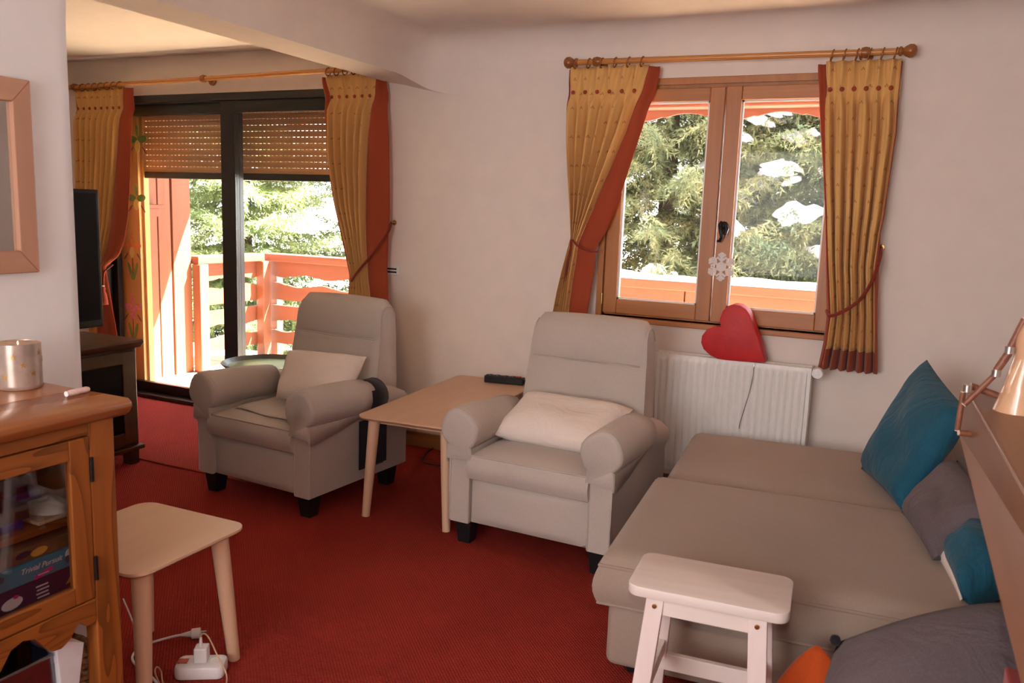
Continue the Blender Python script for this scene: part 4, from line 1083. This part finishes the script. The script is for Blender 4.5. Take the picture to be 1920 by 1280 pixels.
for i in range(nb): xx = rx0+(rx1-rx0)*(i+.5)/nb; g.box(xx-.0075, xx+.0075, -.118, -.056, rz1-.008, rz1-.004)
for yy in (-.118, -.088, -.058): g.box(rx0, rx1, yy-.003, yy+.003, rz1-.009, rz1-.002)
g.build('top_grille', 'white_metal', ra, True)
vc = at_y(1534, 698, -.13)
MB().lathe([(0, -.045), (.024, -.045), (.027, -.035), (.026, .0), (.016, .012), (.012, .05), (0, .05)], vc, 20, 'Y').build('thermostat_valve', 'white_plastic', ra, True, smooth=50)
MB().prism([(vc.x-.010, vc.z-.008), (vc.x+.010, vc.z-.008), (vc.x, vc.z+.012)], 'Y', vc.y-.0465, vc.y-.044).build('valve_mark', 'steel', ra, True)
MB().tube([(rx1, -.09, vc.z), (vc.x, -.09, vc.z)], .010, 10).tube([(rx0+.05, -.09, .0), (rx0+.05, -.09, rz0)], .009, 10).build('pipe', 'white_metal', ra, True, smooth=50)
o = (1200, 560); s = 4.266
hp = [(645, 212), (638, 150), (663, 82), (705, 48), (745, 34), (800, 42), (850, 72), (880, 115), (900, 170), (925, 250), (960, 345), (1002, 499), (900, 495), (800, 490), (690, 480), (620, 470), (560, 440), (508, 392), (488, 340), (496, 285), (530, 240), (580, 216)]
hw = [at_y(o[0]+a/s, o[1]+b/s, -.150) for a, b in hp]; zmin = min(p.z for p in hw); ht = Vector((0, 0, rz1-zmin))
MB().prism([(p.x, p.z+(rz1-zmin)+.0) for p in hw], 'Y', -.150, -.045).build('heart_box', 'heart_red', bevel=.004, smooth=35, label='red heart-shaped box lying on the radiator', cat='heart box')
pts = spl([(at_y(1415, 679, -.143).x, -.143, rz1-.002), at_y(1413, 690, -.146), at_y(1412, 705, -.146), at_y(1402, 745, -.146), at_y(1388, 790, -.146), at_y(1386, 803, -.146)])
MB().tube(pts, .0022, 6).build('cord', 'steel', smooth=60, label='thin grey cord hanging down the radiator front from the heart', cat='cord')

# paper snowflake on the window
c = at_y(1352.5, 500, -.046); m = MB()
def bar(m, p, q, w, y0, y1):
    p, q = Vector(p), Vector(q); d = (q-p).normalized(); n = Vector((-d.y, d.x))*w/2
    m.prism([(a.x, a.y) for a in (p-n, q-n, q+n, p+n)], 'Y', y0, y1)
for i in range(6):
    a = PI/2+i*PI/3; D = Vector((math.cos(a), math.sin(a))); C0 = Vector((c.x, c.z)); y0, y1 = c.y-.004, c.y+.002
    bar(m, C0, C0+D*.073, .013, y0, y1)
    for f, l in ((.030, .030), (.048, .024), (.060, .013)):
        for sgn in (-1, 1):
            b = a+sgn*math.radians(52); E = Vector((math.cos(b), math.sin(b))); bar(m, C0+D*f, C0+D*f+E*l, .011, y0+.0004*sgn, y1)
m.prism([(c.x+.026*math.cos(PI/3*i), c.z+.026*math.sin(PI/3*i)) for i in range(6)], 'Y', c.y-.0045, c.y+.002)
m.build('snowflake', 'white_wood', label='white snowflake decoration stuck on the window stile', cat='decoration')

# wall plate with two slots
p0, p1 = at_y(727, 496, 0), at_y(749, 516, 0)
wp = thing('wall_vent', 'small white wall plate with two black slots by the door curtain', 'wall plate', ((p0.x+p1.x)/2, 0, p1.z))
MB().box(p0.x-.01, p1.x, -.014, 0, p1.z, p0.z).build('plate', 'white_plastic', wp, True, bevel=.003)
for k in (.36, .68):
    z = p0.z+(p1.z-p0.z)*k; MB().box(p0.x-.006, p1.x-.013, -.0155, -.012, z-.006, z+.004).build('slot', 'black_plastic', wp, True)

# ------------------------------------------------------------------ television, its cabinet, the tray table
tv = thing('tv_cabinet', 'dark wooden low cabinet with glazed door under the television', 'cabinet', (-3.1, -1.7, 0))
TX, TY = -2.9, -1.115
MB().box(TX-.43, TX-.005, TY-1.15, TY, .105, .655).build('body', 'dark_wood', tv, True, bevel=.004)
MB().prism([(TX-.46, .70), (TX+.018, .70), (TX+.030, .688), (TX+.012, .668), (TX+.002, .655), (TX-.46, .655)], 'Y', TY-1.2, TY+.028).build('top', 'dark_wood', tv, True, bevel=.003)
MB().box(TX-.45, TX+.022, TY-1.18, TY+.020, .082, .107).build('plinth_moulding', 'dark_wood', tv, True, bevel=.006)
for yy in (TY-.065, TY-1.15):
    for xx in (TX-.06, TX-.43): MB().box(xx, xx+.06, yy, yy+.062, 0, .085).build('foot', 'dark_wood', tv, True, bevel=.004)
for k in range(2):
    y1 = TY-.015-k*.565; y0 = y1-.545
    dr = MB().box(TX-.006, TX+.012, y0, y0+.08, .125, .64).box(TX-.006, TX+.012, y1-.085, y1, .125, .64).box(TX-.006, TX+.012, y0+.08, y1-.085, .125, .19).box(TX-.006, TX+.012, y0+.08, y1-.085, .575, .64).build('door', 'dark_wood', tv, True, bevel=.004)
    MB().box(TX-.002, TX+.003, y0+.08, y1-.085, .19, .575).build('door_glass', 'screen', dr, True)
te = thing('television', 'black flat television seen edge-on above the dark cabinet', 'television', (-3.08, -1.7, .70))
tvR, tvZ0, tvZ1 = -1.195, .768, 1.505
MB().box(-3.10, -3.05, tvR-1.15, tvR, tvZ0, tvZ1).build('housing', 'black_plastic', te, True, bevel=.006)
MB().box(-3.052, -3.046, tvR-1.13, tvR-.02, tvZ0+.04, tvZ1-.02).build('screen', 'screen', te, True)
MB().box(-3.10, -3.06, -1.83, -1.70, .712, .78).box(-3.19, -2.97, -2.0, -1.53, .701, .714).build('stand', 'black_plastic', te, True, bevel=.003)
tz = .50; tcx, tcy, tR = -2.56, -.46, .262
ty_ = thing('tray_table', 'round green-topped tray table behind the left armchair', 'table', (tcx, tcy, 0))
MB().lathe([(0, tz-.012), (tR-.03, tz-.012), (tR-.028, tz-.008), (0, tz-.008)], (tcx, tcy, 0), 48).build('tray', 'green_enamel', ty_, True, smooth=40)
MB().lathe([(tR-.03, tz-.014), (tR-.004, tz+.012), (tR, tz+.016), (tR+.006, tz+.013), (tR-.0, tz+.004), (tR-.024, tz-.018), (tR-.03, tz-.014)], (tcx, tcy, 0), 48).build('rim', 'tray_rim', ty_, True, smooth=60)
for a in (0.5, 2.6, 4.7):
    ca, sa = math.cos(a), math.sin(a)
    MB().tube([(tcx+.20*ca, tcy+.20*sa, .008), (tcx+.12*ca, tcy+.12*sa, .25), (tcx+.17*ca, tcy+.17*sa, tz-.016)], .009, 8).build('leg', 'black_metal', ty_, True, smooth=60)

# ------------------------------------------------------------------ pine cabinet in the left foreground
pc = thing('pine_cabinet', 'orange pine cabinet with glazed door in the left foreground', 'cabinet', (-1.08, -3.4, 0))
FX, RY, TZ = -.905, -2.872, .963; NY = -3.95; BXk = -1.285
prof = [(BXk, TZ), (-.880, TZ), (-.868, TZ-.008), (-.866, TZ-.020), (-.876, TZ-.036), (-.892, TZ-.046), (BXk, TZ-.046)]
prof = [(-1.058 if a == BXk else a, b) for a, b in prof]
tp_ = MB().prism(prof, 'Y', NY-.03, RY+.026).build('top', 'pine_top', pc, True, bevel=.002, smooth=35)
MB().box(BXk, -1.060, NY-.03, RY+.026, TZ-.046, TZ).build('top_board', 'pine_top', tp_, True, bevel=.002)
for yy in (RY-.072, NY):
    MB().box(FX-.045, FX, yy, yy+.072, 0, TZ-.046).build('leg', 'pine', pc, True, bevel=.004)
    MB().box(BXk, BXk+.045, yy, yy+.072, 0, TZ-.046).build('leg', 'pine', pc, True, bevel=.004)
MB().box(BXk+.045, FX-.045, RY-.035, RY-.017, .40, TZ-.046).build('side_panel', 'pine', pc, True)
MB().box(BXk+.045, FX-.045, NY+.017, NY+.035, .40, TZ-.046).build('side_panel', 'pine', pc, True)
MB().box(BXk, BXk+.012, NY+.02, RY-.02, .10, TZ-.046).build('back_panel', 'pine_y', pc, True)
MB().box(FX-.03, FX-.002, NY+.072, RY-.072, .884, TZ-.046).build('frieze', 'pine_y', pc, True, bevel=.002)
MB().box(BXk+.012, FX-.03, NY+.03, RY-.03, .462, .480).build('cabinet_floor', 'pine_y', pc, True)
MB().box(BXk+.012, FX-.055, NY+.03, RY-.03, .648, .668).build('shelf', 'pine_y', pc, True, bevel=.002)
MB().box(BXk+.012, FX-.01, NY+.03, RY-.03, .10, .118).build('bottom_board', 'pine_y', pc, True)
# apron with scalloped lower edge
y1, y0 = RY-.072, NY+.072
ap = [(y1, .452)]
key = [(y1, .392), (y1-.012, .384), (y1-.028, .388), (y1-.045, .407), (y1-.055, .400), (y1-.075, .375), (y1-.100, .362), (y1-.125, .366), (y1-.142, .388), (y1-.150, .400)]
key += [(y1-.165, .418), (y1-.195, .428), (y1-.225, .418), (y1-.245, .388), (y1-.262, .366), (y1-.30, .36), (y1-.36, .375)]
mid = (y0+y1)/2
half = key; mir = [(2*mid-a, b) for a, b in half][::-1]
poly = [(y0, .452)]+mir+[] ; poly = [(y1, .452)]+half+mir+[(y0, .452)]
MB().prism(poly, 'X', FX-.024, FX-.002).build('apron', 'pine_y', pc, True, bevel=.002)
def pdoor(yr, yl, hinge_right=True):
    zb, zt = .456, .880; s = .054
    d = MB().box(FX-.022, FX+.000, yr-s, yr, zb, zt).build('door', 'pine', pc, True, bevel=.003)
    MB().box(FX-.022, FX+.000, yl, yl+s, zb, zt).build('door_stile', 'pine', d, True, bevel=.003)
    MB().box(FX-.022, FX-.001, yl+s, yr-s, zb, zb+.046).build('door_rail', 'pine_y', d, True, bevel=.003)
    MB().box(FX-.022, FX-.001, yl+s, yr-s, zt-.050, zt).build('door_rail', 'pine_y', d, True, bevel=.003)
    MB().box(FX-.014, FX-.010, yl+s, yr-s, zb+.046, zt-.050).build('door_glass', 'cabinet_glass', d, True)
    yy = yr+.002 if hinge_right else yl-.002
    for z in (.795, .535): MB().lathe([(0, -.031), (.0055, -.031), (.0055, .031), (0, .031)], (FX+.003, yy, z), 10).build('hinge', 'iron', d, True, smooth=40)
ym = (RY-.072+NY+.072)/2
pdoor(RY-.073, ym+.002, True); pdoor(ym-.002, NY+.073, False)
# ---- on the cabinet
ch = thing('candle_holder', 'frosted silver-pink candle holder with lit tealight on the pine cabinet', 'candle holder', at_z(38, 726, TZ))
MB().lathe([(0, .001), (.050, .001), (.053, .006), (.0535, .012), (.0535, .120), (.0515, .121), (.0505, .119), (.0505, .012), (0, .010)], (0, 0, 0), 36).build('glass', 'frosted_holder', ch, smooth=40)
MB().lathe([(.0502, .1185), (.0502, .012)], (0, 0, 0), 36).build('gilt_lining', 'holder_inside', ch, smooth=60)
for i in range(9):
    a = -1.9+i*.42; z = .03+.075*((i*37) % 10)/10; ca, sa = math.cos(a-.6), math.sin(a-.6); rr = .0537; q = .009
    star = []
    for k in range(10):
        r_ = q if k % 2 == 0 else q*.42; t_ = PI/2+k*PI/5; star.append((r_*math.cos(t_), r_*math.sin(t_)))
    mm = MB(); mm.v = [(rr*math.cos(a-.6+x/rr), rr*math.sin(a-.6+x/rr), z+zz) for x, zz in star]+[((rr+.0008)*math.cos(a-.6+x/rr), (rr+.0008)*math.sin(a-.6+x/rr), z+zz) for x, zz in star]
    mm.f = [tuple(range(10)), tuple(range(10, 20))[::-1]]+[(k, (k+1) % 10, 10+(k+1) % 10, 10+k) for k in range(10)]
    mm.build('gilt_star', 'holder_inside', ch)
MB().lathe([(0, .012), (.030, .012), (.030, .085), (0, .085)], (0, 0, 0), 20).build('candle', 'wax', ch, smooth=40)
MB().lathe([(0, .088), (.004, .092), (.006, .101), (.004, .112), (0, .124)], (0, 0, 0), 12).build('flame', 'flame', ch, smooth=60)
lp = lamp('candle_light', 'POINT', (0, 0, .108), (0, 0, 0), .25, (1, .7, .35), shadow_soft_size=.004); lp.parent = ch
a, b = at_z(126, 738, TZ+.008), at_z(166, 729, TZ+.008); sw = thing('sweet_wrapper', 'small pink and white wrapped sweet roll on the pine cabinet', 'sweet', ((a+b)/2-Vector((0, 0, .008))))
MB().tube([a, a+(b-a)*.1, a+(b-a)*.9, b], [.006, .008, .008, .006], 10).build('roll', 'candy_pink', sw, True, smooth=50)
MB().tube([a-(b-a)*.05, a+(b-a)*.03], [.0075, .004], 8).build('twist', 'white_print', sw, True)

# ---- inside the cabinet
def text(s, size, mat, parent, M, shear=0.0, name='lettering'):
    cu = bpy.data.curves.new('t', 'FONT'); cu.body = s; cu.size = size; cu.shear = shear; cu.align_x = 'CENTER'; cu.align_y = 'CENTER'; cu.extrude = .0004
    to = bpy.data.objects.new('t', cu); C.objects.link(to); bpy.context.view_layer.update()
    me = bpy.data.meshes.new_from_object(to.evaluated_get(bpy.context.evaluated_depsgraph_get()))
    bpy.data.objects.remove(to); bpy.data.curves.remove(cu)
    me.transform(MW[parent.name].inverted() @ M); me.materials.clear(); me.materials.append(MATS[mat]); me.name = name
    o = bpy.data.objects.new(name, me); C.objects.link(o); o.parent = parent; MW[o.name] = MW[parent.name].copy(); return o
def face_x(X, y, z):   # text frame on a face that looks towards +x: text x -> +y, text y -> +z
    return Matrix(((0, 0, 1, X), (1, 0, 0, y), (0, 1, 0, z), (0, 0, 0, 1)))
BXF = FX-.035
def yz(px, py): p = at_x(px, py, BXF); return p.y, p.z
gb = thing('board_game_box', 'navy board game box at the bottom behind the cabinet glass', 'box', (BXF-.14, -3.12, .4805))
MB().box(BXF-.27, BXF, -3.36, -2.945, .4805, .548).build('carton', 'navy_card', gb, True, bevel=.002)
yL, zL = yz(22, 1121)
MB().prism(ell(yL, .514, .026, .014, .10, 24), 'X', BXF, BXF+.0010).build('oval_badge', 'white_print', gb, True)
MB().prism(ell(yL+.010, .527, .007, .004, .1, 16), 'X', BXF, BXF+.0016).build('badge_mark', 'pink_print', gb, True)
yT, zT = yz(80, 1098)
for i in range(4):
    MB().box(BXF, BXF+.0008, yT-.017+.002*(i % 2), yT+.016-.002*((i+1) % 2), .528-i*.0095, .5315-i*.0095).build('print_line', 'white_print', gb, True)
yP, zP = yz(135, 1078)
MB().prism([(yP-.018, .506), (yP+.026, .512), (yP+.026, .540), (yP+.006, .536)], 'X', BXF, BXF+.0008).build('print_picture', 'gold_print', gb, True)
for i in range(4): MB().prism([(yP-.006+i*.008, .511+.001*i), (yP-.002+i*.008, .511+.001*i), (yP+.004+i*.007, .533), (yP+.001+i*.007, .533)], 'X', BXF, BXF+.0014).build('print_stripe', 'navy_card', gb, True)
tq = thing('board_game_box', 'turquoise quiz game box with white script and pink ribbon', 'box', (BXF-.14, -3.12, .549))
MB().box(BXF-.265, BXF-.001, -3.36, -2.945, .549, .598).build('carton', 'turquoise_card', tq, True, bevel=.002)
yS, zS = yz(77, 1046)
text('Trivial Pursuit', .019, 'white_print', tq, face_x(BXF+.0002, yS, .580), .35)
m = MB(); n = 12
up = []; dn = []
for i in range(n+1):
    u = i/n; yy = yS-.022+.046*u+.004; zz = .558+.004*math.sin((u-.5)*PI)
    up.append((yy, zz+.0055)); dn.append((yy, zz-.0045))
m.prism(up+dn[::-1], 'X', BXF-.0012, BXF+.0006); m.build('ribbon', 'pink_print', tq, True)
MB().box(BXF-.001, BXF+.0010, yS-.010, yS+.018, .5575, .5595).build('ribbon_print', 'white_print', tq, True)
MB().prism([(-3.36, .5495), (-3.165, .5495), (-3.19, .572), (-3.36, .585)], 'X', BXF-.001, BXF+.0004).build('print_beach', 'yellow_print', tq, True)
MB().prism(ell(-3.163, .580, .010, .008, .6), 'X', BXF-.001, BXF+.0006).build('print_palm', 'dark_print', tq, True)
MB().prism(ell(-2.985, .578, .012, .017, .3), 'X', BXF-.001, BXF+.0006).build('print_figure', 'white_print', tq, True); MB().prism(ell(-2.992, .570, .009, .010, .3), 'X', BXF-.001, BXF+.0009).build('print_figure', 'dark_print', tq, True)
bg3 = thing('board_game_box', 'brown patterned game box lid on top of the turquoise box', 'box', (BXF-.14, -3.12, .5985))
MB().box(BXF-.262, BXF-.008, -3.36, -2.95, .5985, .632).build('carton', 'brown_card', bg3, True, bevel=.002)
MB().prism(ell(-3.06, .614, .022, .010, .1), 'X', BXF-.0085, BXF-.0072).build('print_spot', 'yellow_print', bg3, True)
MB().prism(ell(-3.10, .618, .020, .008, .1), 'X', BXF-.0085, BXF-.0074).build('print_spot', 'navy_card', bg3, True)
# upper shelf
MB().box(-1.17, -.985, -3.32, -3.07, .6685, .690).build('storage_lid', 'blue_plastic', bevel=.004, label='dark blue plastic case under the clear box on the shelf', cat='case')
cb = thing('clear_box', 'clear plastic box holding a white die on the cabinet shelf', 'box', (-1.07, -3.20, .6905))
MB().box(-1.165, -.985, -3.33, -3.055, .6905, .694).box(-1.165, -1.162, -3.33, -3.055, .694, .725).box(-.988, -.985, -3.33, -3.055, .694, .725).box(-1.162, -.988, -3.058, -3.055, .694, .725).box(-1.162, -.988, -3.33, -3.327, .694, .725).build('shell', 'clear_plastic', cb, True)
di = thing('die', 'white cube with a dark stroke inside the clear box', 'die', (-1.005, -3.135, .6945), .3)
MB().box(-.013, .013, -.013, .013, 0, .026).build('cube', 'white_print', di, bevel=.002)
MB().hexa([(.0128, -.008, .017), (.0136, -.008, .017), (.0136, .006, .008), (.0128, .006, .008)], [(.0128, -.008, .020), (.0136, -.008, .020), (.0136, .006, .011), (.0128, .006, .011)]).build('stroke', 'black_plastic', di)
MB().box(-1.25, -1.12, -3.10, -2.93, .6685, .705).build('blue_book', 'blue_plastic', bevel=.003, label='dark blue booklet at the back of the cabinet shelf', cat='book')
MB().box(-1.10, -.965, -3.045, -2.915, .6685, .678).build('card_tray', 'cream_card', bevel=.002, label='cream card lying flat under the plaster shape in the cabinet', cat='card')
def mask(u, v):
    a = 2*PI*u; r = math.sin(PI*min(1, v)/2)
    h = .030*math.cos(PI*v/2)*(1+.22*math.cos(3*a)*v+.2*math.sin(5*a+3*v)*v)
    return (-1.03+.055*r*math.cos(a)*(1+.1*math.cos(2*a)), -2.975+.048*r*math.sin(a), .6785+max(0, h)+.004*math.sin(9*v+2*a)*(1-v))
MB().grid(mask, 28, 10, True).build('plaster_shape', 'plaster_mask', smooth=60, label='off-white plaster shape resting in the cabinet corner', cat='ornament')
# bottom compartment
pb = thing('plastic_crate', 'translucent purple-blue plastic crate of toys under the cabinet apron', 'crate', (-1.06, -3.16, .118))
MB().box(-1.24, -.95, -3.42, -3.035, .1185, .123).box(-.953, -.95, -3.42, -3.035, .123, .335).box(-1.24, -.953, -3.038, -3.035, .123, .335).box(-1.24, -1.237, -3.42, -3.038, .123, .335).box(-1.237, -.953, -3.42, -3.417, .123, .335).build('shell', 'clear_plastic', pb, True)
MB().tube([(-.947, -3.42, .335), (-.947, -3.032, .335), (-1.24, -3.032, .335)], .005, 6).tube([(-.947, -3.20, .123), (-.947, -3.20, .335)], .004, 6).build('rim', 'clear_plastic', pb, True)
for i, (x, y, z, sx, mat, lab) in enumerate(((-1.03, -3.19, .123, .05, 'purple_plastic', 'dark purple toy block inside the plastic crate'), (-1.02, -3.10, .123, .035, 'green_thing', 'olive green toy inside the plastic crate'), (-1.0, -3.085, .21, .022, 'pink_print', 'small pink toy near the top of the crate'), (-.985, -3.12, .20, .020, 'blue_plastic', 'small blue toy near the front of the crate'), (-1.10, -3.28, .123, .07, 'purple_plastic', 'large dark purple toy at the back of the crate'))):
    zb = .1235
    MB().lathe([(0, zb), (sx*.8, zb), (sx, zb+sx*.4), (sx*.9, z+sx*1.2), (sx*.4, z+sx*1.7), (0, z+sx*1.75)], (x, y, 0), 14).build('toy', mat, smooth=50, label=lab, cat='toy', group='toys in the crate')
MB().hexa([(-1.05, -3.022, .1185), (-.935, -3.022, .1185), (-.935, -3.0, .1185), (-1.05, -3.0, .1185)], [(-1.05, -3.030, .385), (-.935, -3.040, .375), (-.930, -2.965, .335), (-1.05, -2.965, .335)]).build('white_carton', 'white_print', bevel=.002, label='white carton standing beside the plastic crate', cat='carton')
wk = thing('wicker_basket', 'brown wicker basket in the right corner under the cabinet', 'basket', (-1.06, -2.93, .1185))
for k in range(11):
    z = .128+k*.0165; r_ = .046+.0006*k
    MB().tube([(-1.07+(.10+.0008*k)*math.cos(a), -2.932+r_*.55*math.sin(a)*1.0, z+.003*math.sin(8*a+PI*k)) for a in [2*PI*i/40 for i in range(40)]], .0085, 6, True).build('weave', 'wicker', wk, True, smooth=60)
MB().lathe([(0, .0), (.02, 0)], (-1.07, -2.932, .121), 8).build('bottom', 'wicker', wk, True)

# ------------------------------------------------------------------ mirror on the pillar
ma, mbp = at_x(47, 153, PX), at_x(65, 508, PX); yr = (ma.y+mbp.y)/2
mz1, mz0 = ma.z+.002, mbp.z-.002; yl = yr-.50; fw = .052
mi = thing('wall_mirror', 'mirror in a wide rustic wooden frame on the left wall', 'mirror', (PX+.01, (yr+yl)/2, mz0))
X1, X0 = PX+.001, PX+.022
def fr(poly, mat): MB().prism(poly, 'X', X1, X0).build('frame_rail', mat, mi, True, bevel=.003)
fr([(yr, mz1), (yr, mz0), (yr-fw, mz0+fw*1.15), (yr-fw, mz1-fw*1.15)], 'mirror_wood'); fr([(yl, mz0), (yl, mz1), (yl+fw, mz1-fw*1.15), (yl+fw, mz0+fw*1.15)], 'mirror_wood')
fr([(yr, mz1), (yr-fw, mz1-fw*1.15), (yl+fw, mz1-fw*1.15), (yl, mz1)], 'mirror_wood_y'); fr([(yr, mz0), (yl, mz0), (yl+fw, mz0+fw*1.15), (yr-fw, mz0+fw*1.15)], 'mirror_wood_y')
MB().box(X1, X1+.006, yl+fw, yr-fw, mz0+fw*1.15, mz1-fw*1.15).build('mirror_glass', 'mirror_glass', mi, True)

# ------------------------------------------------------------------ white multi-socket, charger, plug and leads on the carpet
ms = thing('socket_block', 'white multi-socket extension block on the carpet', 'socket block', at_z(378, 1262, 0), .55)
MB().prism(rounded_rect(-.075, .075, -.042, .042, .022, 6), 'Z', 0, .042).build('housing', 'white_plastic', ms, bevel=.008, smooth=40)
for sx in (-.045, .045): MB().lathe([(.019, .0425), (.021, .0435), (.018, .0435), (.017, .030), (0, .030)], (sx, 0, 0), 18).build('socket', 'white_plastic', ms, smooth=40)
MB().box(-.070, -.040, -.014, .014, .0425, .0445).build('switch', 'red_switch', ms, bevel=.001)
cg = thing('phone_charger', 'white cube phone charger plugged into the socket block', 'charger', at_z(378, 1262, 0)+Vector((0, 0, .0445)), .55)
MB().box(-.018, .022, -.020, .020, 0, .048).build('cube', 'white_plastic', cg, bevel=.004)
MB().lathe([(.006, .048), (.0055, .056), (.004, .078), (0, .079)], (0, 0, 0), 10).build('cable_plug', 'white_plastic', cg, smooth=50)
cb0 = at_z(378, 1262, 0)+Vector((0, 0, .1225))
pts = spl([cb0, cb0+Vector((.008, .002, .014)), cb0+Vector((.03, .006, .0)), at_z(413, 1240, .055), at_z(424, 1262, .02), at_z(423, 1285, .006), at_z(400, 1320, .005), at_z(345, 1332, .005), at_z(308, 1285, .005), at_z(302, 1258, .012), at_z(294, 1250, .02), at_z(291, 1262, .012), at_z(306, 1296, .009)])
MB().tube(pts, .0022, 6).build('charger_cable', 'cream_card', smooth=60, label='thin beige charging cable looping from the charger over the carpet', cat='cable')
pts = spl([at_z(231, 1122, .14), at_z(245, 1155, .10), at_z(262, 1200, .05), at_z(280, 1240, .012), at_z(284, 1280, .005), at_z(280, 1330, .005)])
MB().tube(pts, .0024, 6).build('lamp_cable', 'white_plastic', smooth=60, label='thin pale cable hanging from the small table to the floor', cat='cable')
pl = thing('power_plug', 'white mains plug and lead lying on the carpet', 'plug', at_z(365, 1192, 0))
e0, e1 = at_z(340, 1190, .018), at_z(376, 1186, .02)
MB().tube([e0, e0+(e1-e0)*.35, e0+(e1-e0)*.5, e0+(e1-e0)*.55, e1], [.005, .009, .011, .017, .018], 14).build('plug_body', 'white_plastic', pl, True, smooth=45)
dn_ = (e1-e0).normalized(); sd = Vector((-dn_.y, dn_.x, 0))
for s_ in (-1, 1): MB().tube([e1+sd*.009*s_, e1+sd*.009*s_+dn_*.018], .0024, 8).build('pin', 'steel', pl, True)
pts = spl([e0, at_z(320, 1194, .012), at_z(285, 1204, .006), at_z(262, 1214, .006), at_z(249, 1228, .006), at_z(250, 1240, .006), at_z(262, 1252, .006), at_z(290, 1275, .006), at_z(305, 1300, .006)])
MB().tube(pts, .0042, 8).build('lead', 'white_plastic', pl, True, smooth=60)
